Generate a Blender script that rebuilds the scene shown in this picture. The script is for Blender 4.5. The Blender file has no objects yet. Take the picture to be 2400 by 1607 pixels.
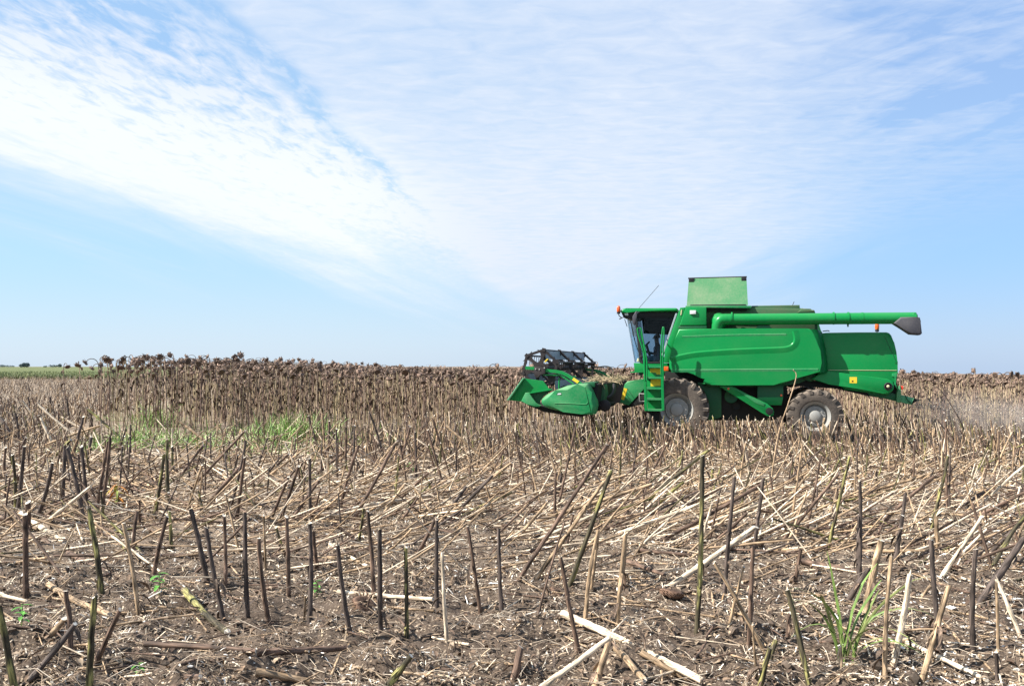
import bpy, bmesh, math, random
import numpy as np
from mathutils import Vector, Matrix

R = math.radians
random.seed(7)
rng = np.random.default_rng(7)
sc = bpy.context.scene
COL = sc.collection

# ------------------------------------------------------------------ camera, sky, sun, exposure
CAM_H, F = 2.13, 2016.0            # eye height (m); focal length in pixels of the 2400 px wide photograph
cam_d = bpy.data.cameras.new('camera')
cam = bpy.data.objects.new('camera', cam_d)
COL.objects.link(cam)
cam.location = (0, 0, CAM_H)
cam.rotation_euler = (R(90), 0, 0)
cam_d.sensor_width = 36
cam_d.lens = F / 2400 * 36
cam_d.shift_y = (858 - 803.5) / 2400
cam_d.clip_start = 0.1
cam_d.clip_end = 8000
sc.camera = cam

SUN_EL, SUN_B = R(43), R(11)        # elevation; direction the light travels over the ground, from +X towards +Y
sun_d = bpy.data.lights.new('sun', 'SUN')
sun = bpy.data.objects.new('sun', sun_d)
COL.objects.link(sun)
trav = Vector((math.cos(SUN_B) * math.cos(SUN_EL), math.sin(SUN_B) * math.cos(SUN_EL), -math.sin(SUN_EL)))
sun.rotation_euler = trav.to_track_quat('-Z', 'Y').to_euler()
sun_d.energy = 5.0
sun_d.angle = R(0.53)
sun_d.color = (1.0, 0.965, 0.90)

world = bpy.data.worlds.new('World')
sc.world = world
world.use_nodes = True


class NG:
    """small helper to write node maths as expressions"""
    def __init__(s, tree):
        s.t = tree
    def n(s, kind, **kw):
        nd = s.t.nodes.new(kind)
        for k, v in kw.items():
            setattr(nd, k, v)
        return nd
    def link(s, a, b):
        s.t.links.new(a, b)
    def put(s, sock, v):
        if hasattr(v, 'is_output'):
            s.t.links.new(v, sock)
        else:
            sock.default_value = v
    def m(s, op, a, b=None, c=None, clamp=False):
        nd = s.n('ShaderNodeMath', operation=op, use_clamp=clamp)
        s.put(nd.inputs[0], a)
        if b is not None:
            s.put(nd.inputs[1], b)
        if c is not None:
            s.put(nd.inputs[2], c)
        return nd.outputs[0]
    def ss(s, v, lo, hi, o0=0.0, o1=1.0):
        nd = s.n('ShaderNodeMapRange', interpolation_type='SMOOTHSTEP')
        s.put(nd.inputs[0], v)
        for i, x in enumerate((lo, hi, o0, o1)):
            s.put(nd.inputs[1 + i], x)
        return nd.outputs[0]
    def xyz(s, x, y, z=0.0):
        nd = s.n('ShaderNodeCombineXYZ')
        for i, v in enumerate((x, y, z)):
            s.put(nd.inputs[i], v)
        return nd.outputs[0]
    def noise(s, vec, scale, detail=4, rough=0.55, dist=0.0):
        nd = s.n('ShaderNodeTexNoise')
        if vec is not None:
            s.link(vec, nd.inputs['Vector'])
        nd.inputs['Scale'].default_value = scale
        nd.inputs['Detail'].default_value = detail
        nd.inputs['Roughness'].default_value = rough
        nd.inputs['Distortion'].default_value = dist
        return nd.outputs[0]
    def mix(s, f, a, b, mode='MIX'):
        nd = s.n('ShaderNodeMix', data_type='RGBA', blend_type=mode)
        s.put(nd.inputs[0], f)
        s.put(nd.inputs[6], a)
        s.put(nd.inputs[7], b)
        return nd.outputs[2]


def build_sky():
    g = NG(world.node_tree)
    world.node_tree.nodes.clear()
    out = g.n('ShaderNodeOutputWorld')
    bg = g.n('ShaderNodeBackground')
    g.link(bg.outputs[0], out.inputs[0])
    sky = g.n('ShaderNodeTexSky', sky_type='NISHITA')
    sky.sun_disc = False
    sky.sun_elevation = SUN_EL
    sky.sun_rotation = math.atan2(-math.cos(SUN_B), -math.sin(SUN_B))
    sky.altitude = 100
    sky.air_density = 1.0
    sky.dust_density = 0.6
    sky.ozone_density = 1.5
    tc = g.n('ShaderNodeTexCoord')
    sep = g.n('ShaderNodeSeparateXYZ')
    g.link(tc.outputs['Generated'], sep.inputs[0])
    dx, dy, dz = sep.outputs
    ay = g.m('MAXIMUM', g.m('ABSOLUTE', dy), 0.08)
    X = g.m('DIVIDE', dx, ay)                    # tangent of the azimuth off the field's far direction
    Z = g.m('DIVIDE', dz, ay)                    # tangent of the elevation
    zz = g.m('MAXIMUM', dz, 0.03)
    P = g.m('DIVIDE', dx, zz)                    # position on the cloud layer, in layer heights
    Q = g.m('DIVIDE', ay, zz)
    warp = g.noise(g.xyz(P, Q), 0.9, 3)
    warpc = g.m('SUBTRACT', warp, 0.5)
    # the cloud bands run away from the viewer; lay the layer's noise out along them
    P2 = g.m('ADD', P, g.m('MULTIPLY', Q, -0.075))
    along = g.noise(g.xyz(g.m('MULTIPLY', P2, 2.2), g.m('MULTIPLY', Q, 0.30)), 1.0, 7, 0.6, 0.6)
    mott = g.noise(g.xyz(g.m('MULTIPLY', P2, 15.0), g.m('MULTIPLY', Q, 5.5)), 1.0, 6, 0.62, 0.4)
    ripple = g.noise(g.xyz(g.m('MULTIPLY', P, 6.5), g.m('MULTIPLY', Q, 10.0)), 1.0, 6, 0.6, 0.5)
    broad = g.noise(g.xyz(P2, g.m('MULTIPLY', Q, 0.45)), 0.85, 4, 0.5, 0.3)
    wisp = g.noise(g.xyz(g.m('MULTIPLY', X, 3.0), g.m('MULTIPLY', g.m('ADD', Z, g.m('MULTIPLY', X, 0.30)), 20.0)), 1.0, 7, 0.6, 0.8)
    wispr = g.noise(g.xyz(g.m('MULTIPLY', X, 4.0), g.m('MULTIPLY', g.m('ADD', Z, g.m('MULTIPLY', X, -0.33)), 26.0)), 1.0, 7, 0.6, 0.8)
    # lower edges of the cloud field, left and right of the machine
    zl = g.m('ADD', 0.034, g.m('MULTIPLY', X, -0.245))
    zl = g.m('ADD', zl, g.m('MULTIPLY', g.m('SUBTRACT', wisp, 0.5), 0.22))
    el = g.ss(g.m('SUBTRACT', Z, zl), -0.03, 0.085)
    zr = g.m('ADD', -0.045, g.m('MULTIPLY', X, 0.36))
    zr = g.m('ADD', zr, g.m('MULTIPLY', g.m('SUBTRACT', wispr, 0.5), 0.20))
    er = g.ss(g.m('SUBTRACT', Z, zr), -0.03, 0.17)
    edge = g.m('MULTIPLY', el, er)
    # thick bright bank on the left
    core = g.m('ADD', 0.118, g.m('MULTIPLY', X, -0.30))
    dcore = g.m('ABSOLUTE', g.m('SUBTRACT', g.m('ADD', Z, g.m('MULTIPLY', warpc, 0.08)), core))
    bank = g.ss(dcore, 0.15, 0.02)
    bank = g.m('MULTIPLY', bank, g.ss(X, 0.02, -0.22))
    # clear lane between the bank and the veil
    lane_c = g.m('ADD', g.m('ADD', -1.01, g.m('MULTIPLY', Q, 0.075)), g.m('MULTIPLY', warpc, 0.36))
    lane = g.ss(g.m('ABSOLUTE', g.m('SUBTRACT', P, lane_c)), 0.10, 0.0)
    lane = g.m('MULTIPLY', lane, g.ss(Q, 6.6, 4.0))
    lane = g.m('MULTIPLY', lane, g.ss(along, 0.25, 0.6, 0.5, 1.0))
    lane = g.m('MULTIPLY', lane, g.ss(mott, 0.62, 0.40, 0.45, 1.15))
    # mottled upper left corner, thin veil elsewhere
    corner = g.m('MULTIPLY', g.ss(X, -0.20, -0.42), g.ss(g.m('ADD', Z, g.m('MULTIPLY', X, 0.28)), 0.20, 0.34))
    veil = g.m('ADD', 0.66, g.m('MULTIPLY', g.m('SUBTRACT', ripple, 0.5), 0.85))
    veil = g.m('ADD', veil, g.m('MULTIPLY', g.m('SUBTRACT', broad, 0.5), 0.75))
    veil = g.m('ADD', veil, g.m('MULTIPLY', g.m('SUBTRACT', wispr, 0.5), g.ss(X, 0.2, 0.5, 0.0, 1.5)))
    veil = g.m('ADD', veil, g.m('MULTIPLY', g.ss(Z, 0.36, 0.10, 0.0, 0.30), g.ss(X, 0.45, 0.2)))
    veil = g.m('SUBTRACT', veil, g.ss(X, 0.22, 0.60, 0.0, 0.42))
    leftm = g.ss(P, g.m('ADD', lane_c, 0.15), g.m('SUBTRACT', lane_c, 0.25))
    mamp = g.ss(g.m('SUBTRACT', Z, core), -0.04, 0.08, 0.7, 3.2)
    mv = g.m('ADD', 0.58, g.m('MULTIPLY', g.m('SUBTRACT', mott, 0.48), mamp))
    mv = g.m('SUBTRACT', mv, g.m('MULTIPLY', corner, 0.58))
    dens = g.m('ADD', g.m('MULTIPLY', veil, g.m('SUBTRACT', 1.0, leftm)), g.m('MULTIPLY', mv, leftm))
    dens = g.m('MAXIMUM', dens, 0.10)
    dens = g.m('ADD', dens, g.m('MULTIPLY', bank, g.m('ADD', 0.42, g.m('MULTIPLY', g.m('SUBTRACT', along, 0.5), 1.0))))
    dens = g.m('MULTIPLY', dens, g.m('SUBTRACT', 1.0, g.m('MULTIPLY', lane, 0.74)))
    dens = g.m('MULTIPLY', dens, edge, clamp=True)
    skyc = g.mix(1.0, sky.outputs[0], SKY_TINT, 'MULTIPLY')
    fx = g.ss(X, -0.25, 0.55)
    hz = g.ss(Z, 0.0, 0.14)
    hi = g.ss(Z, 0.14, 0.40)
    air = g.mix(hz, g.mix(fx, (3.85, 4.70, 5.7, 1), (2.75, 3.65, 5.2, 1)), g.mix(fx, (3.0, 4.6, 5.75, 1), (2.15, 3.65, 5.65, 1)))
    air = g.mix(hi, air, g.mix(fx, (2.1, 3.65, 5.65, 1), (1.8, 3.05, 5.3, 1)))
    skyc = g.mix(0.8, skyc, air)
    ccol = g.mix(g.m('MULTIPLY', bank, 0.9), CLOUD_THIN, CLOUD_THICK)
    col = g.mix(dens, skyc, ccol)
    g.link(col, bg.inputs[0])
    bg.inputs[1].default_value = 0.076


SKY_TINT = (0.80, 0.9, 1.05, 1)
CLOUD_THIN = (4.6, 5.05, 5.8, 1)
CLOUD_THICK = (5.6, 5.9, 5.9, 1)
build_sky()

sc.view_settings.view_transform = 'Standard'
sc.view_settings.look = 'None'
sc.view_settings.gamma = 1.0
sc.view_settings.exposure = 1.2
sc.cycles.max_bounces = 6
sc.cycles.transparent_max_bounces = 12
sc.cycles.use_denoising = True

# ------------------------------------------------------------------ helpers: naming, meshes
def tag(o, label=None, cat=None, group=None, kind=None):
    if label:
        o['label'] = label
    if cat:
        o['category'] = cat
    if group:
        o['group'] = group
    if kind:
        o['kind'] = kind
    return o


def empty(name, loc, rz=0.0):
    o = bpy.data.objects.new(name, None)
    o.location = loc
    o.rotation_euler = (0, 0, rz)
    o.empty_display_size = 0.2
    COL.objects.link(o)
    return o


def link(name, me, mat=None, parent=None):
    o = bpy.data.objects.new(name, me)
    if mat is not None and not me.materials:
        me.materials.append(mat)
    if parent is not None:
        o.parent = parent
    COL.objects.link(o)
    return o


def np_mesh(name, V, Q=None, T=None, C=None, smooth=True):
    me = bpy.data.meshes.new(name)
    Q = np.zeros((0, 4), np.int32) if Q is None else np.asarray(Q, np.int32).reshape(-1, 4)
    T = np.zeros((0, 3), np.int32) if T is None else np.asarray(T, np.int32).reshape(-1, 3)
    V = np.asarray(V, np.float32)
    me.vertices.add(len(V))
    me.vertices.foreach_set('co', V.ravel())
    loops = np.concatenate([Q.ravel(), T.ravel()]).astype(np.int32)
    me.loops.add(len(loops))
    me.loops.foreach_set('vertex_index', loops)
    nf = len(Q) + len(T)
    me.polygons.add(nf)
    starts = np.concatenate([np.arange(len(Q)) * 4, len(Q) * 4 + np.arange(len(T)) * 3]).astype(np.int32)
    me.polygons.foreach_set('loop_start', starts)
    me.polygons.foreach_set('use_smooth', np.full(nf, smooth, bool))
    if C is not None:
        ca = me.color_attributes.new('col', 'FLOAT_COLOR', 'POINT')
        C4 = np.ones((len(V), 4), np.float32)
        C4[:, :3] = C
        ca.data.foreach_set('color', C4.ravel())
    me.update(calc_edges=True)
    me.validate()
    return me


class Acc:
    """collects vertices, faces and colours of many pieces for one mesh"""
    def __init__(s):
        s.V, s.Q, s.T, s.C, s.n = [], [], [], [], 0
    def add(s, V, Q=None, T=None, C=None):
        V = np.asarray(V, np.float32).reshape(-1, 3)
        s.V.append(V)
        if Q is not None and len(Q):
            s.Q.append(np.asarray(Q, np.int64).reshape(-1, 4) + s.n)
        if T is not None and len(T):
            s.T.append(np.asarray(T, np.int64).reshape(-1, 3) + s.n)
        if C is None:
            C = (0.5, 0.5, 0.5)
        s.C.append(np.broadcast_to(np.asarray(C, np.float32), (len(V), 3)))
        s.n += len(V)
    def put(s, tpl, M, pos, tint=None):
        """many copies of a template: M (n,3,3), pos (n,3), tint (n,3) factors"""
        V, Q, T, C = tpl
        n = len(pos)
        if n == 0:
            return
        VV = np.einsum('nij,vj->nvi', M, V) + np.asarray(pos)[:, None, :]
        off = (np.arange(n) * len(V))[:, None, None]
        CC = np.broadcast_to(C, (n, len(V), 3))
        if tint is not None:
            CC = CC * tint[:, None, :]
        QQ = (Q[None] + off).reshape(-1, 4) if len(Q) else None
        TT = (T[None] + off).reshape(-1, 3) if len(T) else None
        s.add(VV.reshape(-1, 3), QQ, TT, CC.reshape(-1, 3))
    def tpl(s):
        V = np.concatenate(s.V)
        Q = np.concatenate(s.Q) if s.Q else np.zeros((0, 4), np.int64)
        T = np.concatenate(s.T) if s.T else np.zeros((0, 3), np.int64)
        return V, Q, T, np.concatenate(s.C)
    def mesh(s, name, smooth=True):
        V, Q, T, C = s.tpl()
        return np_mesh(name, V, Q, T, C, smooth)


def tube(path, rad, sides=6, col=(0.5, 0.5, 0.5), cap=True, capcol=None, slant=0.0):
    """a tube along a path with a radius and a colour per ring"""
    path = np.asarray(path, float)
    n = len(path)
    rad = np.broadcast_to(np.asarray(rad, float), (n,))
    col = np.broadcast_to(np.asarray(col, float), (n, 3)) if np.ndim(col) < 2 else np.asarray(col)
    t = np.gradient(path, axis=0)
    t /= np.linalg.norm(t, axis=1)[:, None] + 1e-9
    ref = np.array([0, 0, 1.0]) if abs(t[0][2]) < 0.8 else np.array([1.0, 0, 0])
    V, a = [], np.arange(sides) * 2 * math.pi / sides
    u = np.cross(ref, t[0])
    for i in range(n):
        u = u - t[i] * u.dot(t[i])
        u /= np.linalg.norm(u) + 1e-9
        w = np.cross(t[i], u)
        ring = path[i] + rad[i] * (np.cos(a)[:, None] * u + np.sin(a)[:, None] * w)
        if i == n - 1 and slant:
            ring = ring + t[i] * (np.cos(a)[:, None]) * slant * rad[i]
        V.append(ring)
    V = np.concatenate(V)
    C = np.repeat(col, sides, axis=0)
    Q = []
    for i in range(n - 1):
        for k in range(sides):
            k2 = (k + 1) % sides
            Q.append((i * sides + k, i * sides + k2, (i + 1) * sides + k2, (i + 1) * sides + k))
    T = []
    if cap:
        top = V[-sides:].copy()
        cc = np.broadcast_to(np.asarray(capcol if capcol is not None else col[-1], float), (sides + 1, 3))
        b = len(V)
        V = np.concatenate([V, top, [top.mean(axis=0)]])
        C = np.concatenate([C, cc])
        T += [(b + k, b + (k + 1) % sides, b + sides) for k in range(sides)]
        bot = V[:sides].copy()
        b = len(V)
        V = np.concatenate([V, bot, [bot.mean(axis=0)]])
        C = np.concatenate([C, cc])
        T += [(b + (k + 1) % sides, b + k, b + sides) for k in range(sides)]
    return V, np.array(Q), np.array(T, int).reshape(-1, 3), C


# ------------------------------------------------------------------ value noise, the lie of the land
_tab = np.random.default_rng(3).random((256, 256))


def vnoise(x, y):
    x, y = np.asarray(x, float), np.asarray(y, float)
    xi, yi = np.floor(x).astype(int), np.floor(y).astype(int)
    fx, fy = x - xi, y - yi
    fx, fy = fx * fx * (3 - 2 * fx), fy * fy * (3 - 2 * fy)
    a, b = _tab[xi & 255, yi & 255], _tab[(xi + 1) & 255, yi & 255]
    c, d = _tab[xi & 255, (yi + 1) & 255], _tab[(xi + 1) & 255, (yi + 1) & 255]
    return (a * (1 - fx) + b * fx) * (1 - fy) + (c * (1 - fx) + d * fx) * fy - 0.5


HEAD = R(14)                                   # the machine is turned this much about the vertical
CH, SH = math.cos(HEAD), math.sin(HEAD)
ORG = np.array([5.07, 26.0])                   # ground point under the middle of its front axle


def to_local(x, y):
    x, y = x - ORG[0], y - ORG[1]
    return x * CH - y * SH, x * SH + y * CH


def to_world(u, v):
    return ORG[0] + u * CH + v * SH, ORG[1] - u * SH + v * CH


def gz(x, y):
    x, y = np.asarray(x, float), np.asarray(y, float)
    base = -0.016 * np.logaddexp(0, (x - 10) / 1.5) * 1.5
    fade = np.clip(1.25 - np.abs(y) / 60, 0.0, 1)
    near = np.clip(1.3 - np.abs(y) / 18, 0, 1)
    u, v = to_local(x, y)
    z = 0.018 * np.cos(v * 2 * math.pi / 0.72 + 2 * vnoise(u * .3, v * .1))
    z = z + 0.07 * vnoise(x * .8, y * .8) + 0.075 * vnoise(x * 2.7 + 9, y * 2.7) * (0.5 + near)
    z = z + near * (0.08 * vnoise(x * 5 + 3, y * 6) + 0.06 * vnoise(x * 12, y * 14 + 5) + 0.03 * vnoise(x * 30, y * 34))
    z = z + 0.13 * (vnoise(x * 2.1 + 7, y * 3.4) - .1) * np.clip((7.2 - y) / 1.0, 0, 1) * np.clip(y - 3.5, 0, 1)
    return base + z * fade


def ground_at(px, py):
    """where a photograph pixel below the horizon meets the ground"""
    y = F * CAM_H / (py - 858)
    for _ in range(4):
        x = (px - 1200) / F * y
        y = F * (CAM_H - float(gz(x, y))) / (py - 858)
    return (px - 1200) / F * y, y


# ------------------------------------------------------------------ materials
def mat(name, rough=0.6, spec=0.4):
    m = bpy.data.materials.new(name)
    m.use_nodes = True
    g = NG(m.node_tree)
    b = m.node_tree.nodes['Principled BSDF']
    b.inputs['Roughness'].default_value = rough
    b.inputs['Specular IOR Level'].default_value = spec
    return m, g, b


def obj_co(g):
    return g.n('ShaderNodeTexCoord').outputs['Object']


def bump(g, b, h, strength, dist=0.02):
    nd = g.n('ShaderNodeBump')
    nd.inputs['Strength'].default_value = strength
    nd.inputs['Distance'].default_value = dist
    g.link(h, nd.inputs['Height'])
    g.link(nd.outputs[0], b.inputs['Normal'])


def paint(name, col, dust=0.25, rough=0.33, coat=0.0, dustcol=(0.30, 0.25, 0.17, 1), bias=0.0):
    """machine paint with field dust lying in patches, thicker on faces that look up"""
    m, g, b = mat(name, rough, 0.22)
    co = obj_co(g)
    n1 = g.noise(co, 1.3, 5, 0.6)
    n2 = g.noise(co, 18.0, 5, 0.7)
    up = g.n('ShaderNodeSeparateXYZ')
    g.link(g.n('ShaderNodeNewGeometry').outputs['Normal'], up.inputs[0])
    f = g.m('ADD', g.m('MULTIPLY', g.ss(n1, 0.35, 0.75), 0.6), g.m('MULTIPLY', g.ss(n2, 0.4, 0.8), 0.5))
    f = g.m('ADD', f, g.m('ADD', bias, g.ss(up.outputs[2], 0.2, 0.9, 0.0, 0.7)))
    f = g.m('MULTIPLY', f, dust, clamp=True)
    g.link(g.mix(f, (*col, 1), dustcol), b.inputs['Base Color'])
    g.link(g.m('ADD', rough, g.m('MULTIPLY', f, 0.6)), b.inputs['Roughness'])
    b.inputs['Coat Weight'].default_value = coat
    b.inputs['Coat Roughness'].default_value = 0.15
    bump(g, b, g.noise(co, 3.0, 2), 0.05, 0.02)
    return m


GREEN = (0.001, 0.195, 0.044)
M = {}
M['green'] = paint('green_paint', GREEN, 0.065, 0.28)
M['green_dusty'] = paint('dusty_green_paint', (0.006, 0.20, 0.06), 0.30, 0.45, 0.0, (0.30, 0.34, 0.22, 1))
M['green_lid'] = paint('very_dusty_green_paint', (0.02, 0.20, 0.07), 0.42, 0.6, 0.0, (0.36, 0.34, 0.24, 1), 0.22)
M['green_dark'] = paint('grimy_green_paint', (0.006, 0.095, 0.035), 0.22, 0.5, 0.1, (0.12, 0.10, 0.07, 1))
M['deck'] = paint('deck_paint', (0.03, 0.12, 0.05), 0.55, 0.6, 0.0, (0.16, 0.13, 0.08, 1), 0.2)
M['black'] = paint('black_plastic', (0.018, 0.018, 0.021), 0.12, 0.45, 0.0, (0.16, 0.13, 0.10, 1))
M['black_reel'] = paint('worn_black_paint', (0.016, 0.015, 0.018), 0.22, 0.5, 0.0, (0.17, 0.12, 0.09, 1))
M['dark'] = paint('dark_machinery', (0.010, 0.012, 0.011), 0.25, 0.7, 0.0, (0.06, 0.05, 0.04, 1))
M['grey'] = paint('grey_plate', (0.27, 0.31, 0.35), 0.3, 0.5, 0.0, (0.25, 0.22, 0.18, 1))
M['boot'] = paint('grey_rubber', (0.045, 0.045, 0.055), 0.3, 0.6, 0.0, (0.2, 0.18, 0.16, 1))
M['rubber'] = paint('tyre_rubber', (0.030, 0.027, 0.026), 0.72, 0.85, 0.0, (0.22, 0.175, 0.135, 1), 0.15)
M['rim'] = paint('rim_paint', (0.27, 0.27, 0.255), 0.6, 0.45, 0.0, (0.25, 0.22, 0.18, 1))
M['steel'] = paint('steel', (0.38, 0.38, 0.36), 0.3, 0.4, 0.0)
M['yellow'] = paint('yellow_decal', (0.72, 0.50, 0.03), 0.12, 0.5, 0.0)
M['cream'] = paint('cream_plastic', (0.55, 0.52, 0.30), 0.1, 0.5, 0.0)
M['seat'] = paint('seat_fabric', (0.14, 0.20, 0.26), 0.1, 0.9, 0.0)
M['chute'] = paint('pale_green_paint', (0.06, 0.30, 0.14), 0.35, 0.5, 0.0, (0.38, 0.38, 0.28, 1))
m, g, b = mat('orange_lamp', 0.2, 0.6)
b.inputs['Base Color'].default_value = (0.75, 0.10, 0.012, 1)
b.inputs['Coat Weight'].default_value = 0.6
M['orange'] = m
m, g, b = mat('red_lamp', 0.25, 0.6)
b.inputs['Base Color'].default_value = (0.7, 0.05, 0.02, 1)
M['red'] = m
m, g, b = mat('lamp_glass', 0.15, 0.6)
b.inputs['Base Color'].default_value = (0.65, 0.65, 0.62, 1)
M['lamp'] = m


def glass(name, tint):
    m = bpy.data.materials.new(name)
    m.use_nodes = True
    g = NG(m.node_tree)
    m.node_tree.nodes.clear()
    out = g.n('ShaderNodeOutputMaterial')
    tr = g.n('ShaderNodeBsdfTransparent')
    tr.inputs[0].default_value = (*tint, 1)
    gl = g.n('ShaderNodeBsdfGlossy')
    gl.inputs['Roughness'].default_value = 0.03
    fr = g.n('ShaderNodeFresnel')
    mx = g.n('ShaderNodeMixShader')
    g.link(g.m('MULTIPLY', fr.outputs[0], 0.8), mx.inputs[0])
    g.link(tr.outputs[0], mx.inputs[1])
    g.link(gl.outputs[0], mx.inputs[2])
    g.link(mx.outputs[0], out.inputs[0])
    return m


M['glass'] = glass('tinted_glass', (0.80, 0.92, 0.96))
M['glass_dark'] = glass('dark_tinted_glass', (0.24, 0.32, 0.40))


def veg(name, rough=0.75, nscale=(60, 60, 9), amp=0.55, bumps=0.5, spec=0.25):
    """plant matter coloured by the mesh's own colours, streaked along its length"""
    m, g, b = mat(name, rough, spec)
    at = g.n('ShaderNodeAttribute', attribute_name='col')
    mp = g.n('ShaderNodeMapping')
    g.link(obj_co(g), mp.inputs[0])
    mp.inputs['Scale'].default_value = nscale
    n = g.noise(mp.outputs[0], 1.0, 4, 0.65)
    f = g.ss(n, 0.25, 0.75, 1.0 - amp, 1.0 + amp)
    vm = g.n('ShaderNodeVectorMath', operation='SCALE')
    g.link(at.outputs['Color'], vm.inputs[0])
    g.link(f, vm.inputs['Scale'])
    g.link(vm.outputs[0], b.inputs['Base Color'])
    if bumps:
        bump(g, b, n, bumps, 0.004)
    return m


M['stalk'] = veg('stalk_bark', 0.75, (90, 90, 7), 0.85, 0.6)
M['litter'] = veg('litter', 0.85, (25, 25, 25), 0.35, 0)
M['bloom'] = veg('dry_flower', 0.85, (50, 50, 50), 0.5, 0.5)
M['grass'] = veg('grass_blade', 0.5, (8, 8, 8), 0.3, 0)


def soil():
    m, g, b = mat('soil', 0.95, 0.15)
    co = obj_co(g)
    n1 = g.noise(co, 1.1, 5, 0.6)
    n2 = g.noise(co, 9.0, 6, 0.65)
    n3 = g.noise(co, 60.0, 5, 0.7)
    base = g.mix(g.ss(n2, 0.3, 0.7), (0.036, 0.025, 0.018, 1), (0.092, 0.067, 0.049, 1))
    base = g.mix(g.ss(n3, 0.35, 0.75), base, (0.150, 0.112, 0.083, 1))
    vo = g.n('ShaderNodeTexVoronoi', feature='F1')
    mp = g.n('ShaderNodeMapping')
    g.link(co, mp.inputs[0])
    mp.inputs['Scale'].default_value = (30, 45, 30)
    g.link(mp.outputs[0], vo.inputs['Vector'])
    vo.inputs['Scale'].default_value = 1.0
    sp = g.n('ShaderNodeSeparateColor')
    g.link(vo.outputs['Color'], sp.inputs[0])
    chip = g.m('MULTIPLY', g.ss(sp.outputs[0], 0.52, 0.60), g.ss(vo.outputs['Distance'], 0.42, 0.25))
    chipcol = g.mix(sp.outputs[1], (0.24, 0.165, 0.10, 1), (0.56, 0.47, 0.37, 1))
    base = g.mix(g.m('MULTIPLY', chip, g.ss(n1, 0.25, 0.6, 0.35, 0.95)), base, chipcol)
    # distant ground reads as straw coloured stubble
    sepp = g.n('ShaderNodeSeparateXYZ')
    g.link(co, sepp.inputs[0])
    far = g.ss(sepp.outputs[1], 8.0, 13.0)
    n4 = g.noise(co, 2.2, 6, 0.7)
    straw = g.mix(g.ss(n4, 0.3, 0.7), (0.15, 0.108, 0.075, 1), (0.40, 0.31, 0.225, 1))
    base = g.mix(g.m('MULTIPLY', far, 0.6), base, straw)
    g.link(base, b.inputs['Base Color'])
    hh = g.m('ADD', n3, g.m('MULTIPLY', g.ss(chip, 0, 1), 0.5))
    bump(g, b, hh, 0.8, 0.012)
    return m


M['soil'] = soil()

# ------------------------------------------------------------------ ground
def build_ground():
    ys = [-40, -20, -8, -2, 1.0, 2.4, 3.4]
    y = 4.2
    while y < 70:
        ys.append(y)
        y *= 1.0062
    while y < 4500:
        ys.append(y)
        y *= 1.09
    ys = np.array(ys)
    nc = 560
    s = np.linspace(-1, 1, nc)
    half = 0.80 * np.abs(ys) + 2.2
    half = np.where(ys < 4, np.maximum(half, 9), half)
    half = np.where(ys > 60, 1.5 * ys, half)
    X = s[None, :] * half[:, None]
    Y = np.broadcast_to(ys[:, None], X.shape)
    Zg = gz(X, Y)
    V = np.stack([X, Y, Zg], -1).reshape(-1, 3)
    nr = len(ys)
    i = (np.arange(nr - 1)[:, None] * nc + np.arange(nc - 1)[None, :]).ravel()
    Q = np.stack([i, i + 1, i + nc + 1, i + nc], -1)
    o = link('ground', np_mesh('ground', V, Q), M['soil'])
    tag(o, 'brown field soil covered in chopped straw and chaff', 'ground', kind='structure')


build_ground()

# green field beyond the stubble on the far left, and the low trees on the skyline
m, g, b = mat('green_crop', 0.9, 0.1)
co = obj_co(g)
mp = g.n('ShaderNodeMapping')
g.link(co, mp.inputs[0])
mp.inputs['Scale'].default_value = (0.5, 0.09, 1)
nn = g.noise(mp.outputs[0], 1.0, 6, 0.7)
g.link(g.mix(g.ss(nn, 0.35, 0.7), (0.085, 0.105, 0.038, 1), (0.16, 0.165, 0.080, 1)), b.inputs['Base Color'])
M['green_crop'] = m


def build_far_field():
    xs = np.linspace(-1, 1, 160)
    ys = [150.0]
    while ys[-1] < 2500:
        ys.append(ys[-1] * 1.04)
    ys = np.array(ys)
    X = -ys[:, None] * 0.95 + (xs[None] + 1) * 0.5 * ys[:, None] * 0.60
    Y = np.broadcast_to(ys[:, None], X.shape) + np.where(ys[:, None] < 160, 14 * vnoise(X * 0.07, 1.0), 0)
    Zf = gz(X, Y) + np.where(Y < 170, 0.06, 0.25) + 0.12 * vnoise(X * .3, Y * .1)
    V = np.stack([X, Y, Zf], -1).reshape(-1, 3)
    nc = len(xs)
    i = (np.arange(len(ys) - 1)[:, None] * nc + np.arange(nc - 1)[None]).ravel()
    o = link('green_field', np_mesh('green_field', V, np.stack([i, i + 1, i + nc + 1, i + nc], -1)), M['green_crop'])
    tag(o, 'flat green field beyond the stubble reaching the horizon', 'field', kind='structure')
    # ragged green plants that give the field its edge
    a = Acc()
    n = 16000
    y = 142 + 160 * rng.random(n) ** 2
    x = -y * (0.18 + 0.50 * rng.random(n))
    z = gz(x, y)
    h = 0.35 + 0.45 * rng.random(n)
    w = 0.05 + 0.10 * rng.random(n)
    an = rng.random(n) * math.pi
    le = rng.normal(0, 0.15, (n, 2))
    c = np.array([0.07, 0.11, 0.03]) + rng.random((n, 1)) * np.array([0.15, 0.11, 0.07])
    P0 = np.stack([x - w * np.cos(an), y - w * np.sin(an), z], -1)
    P1 = np.stack([x + w * np.cos(an), y + w * np.sin(an), z], -1)
    P2 = np.stack([x + le[:, 0], y + le[:, 1], z + h], -1)
    V = np.stack([P0, P1, P2], 1).reshape(-1, 3)
    a.add(V, None, np.arange(3 * n).reshape(-1, 3), np.repeat(c, 3, axis=0))
    o = link('green_undergrowth', a.mesh('green_undergrowth', False), M['grass'])
    tag(o, 'low green plants growing along the green field beyond the stubble', 'undergrowth', kind='stuff')


build_far_field()


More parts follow.
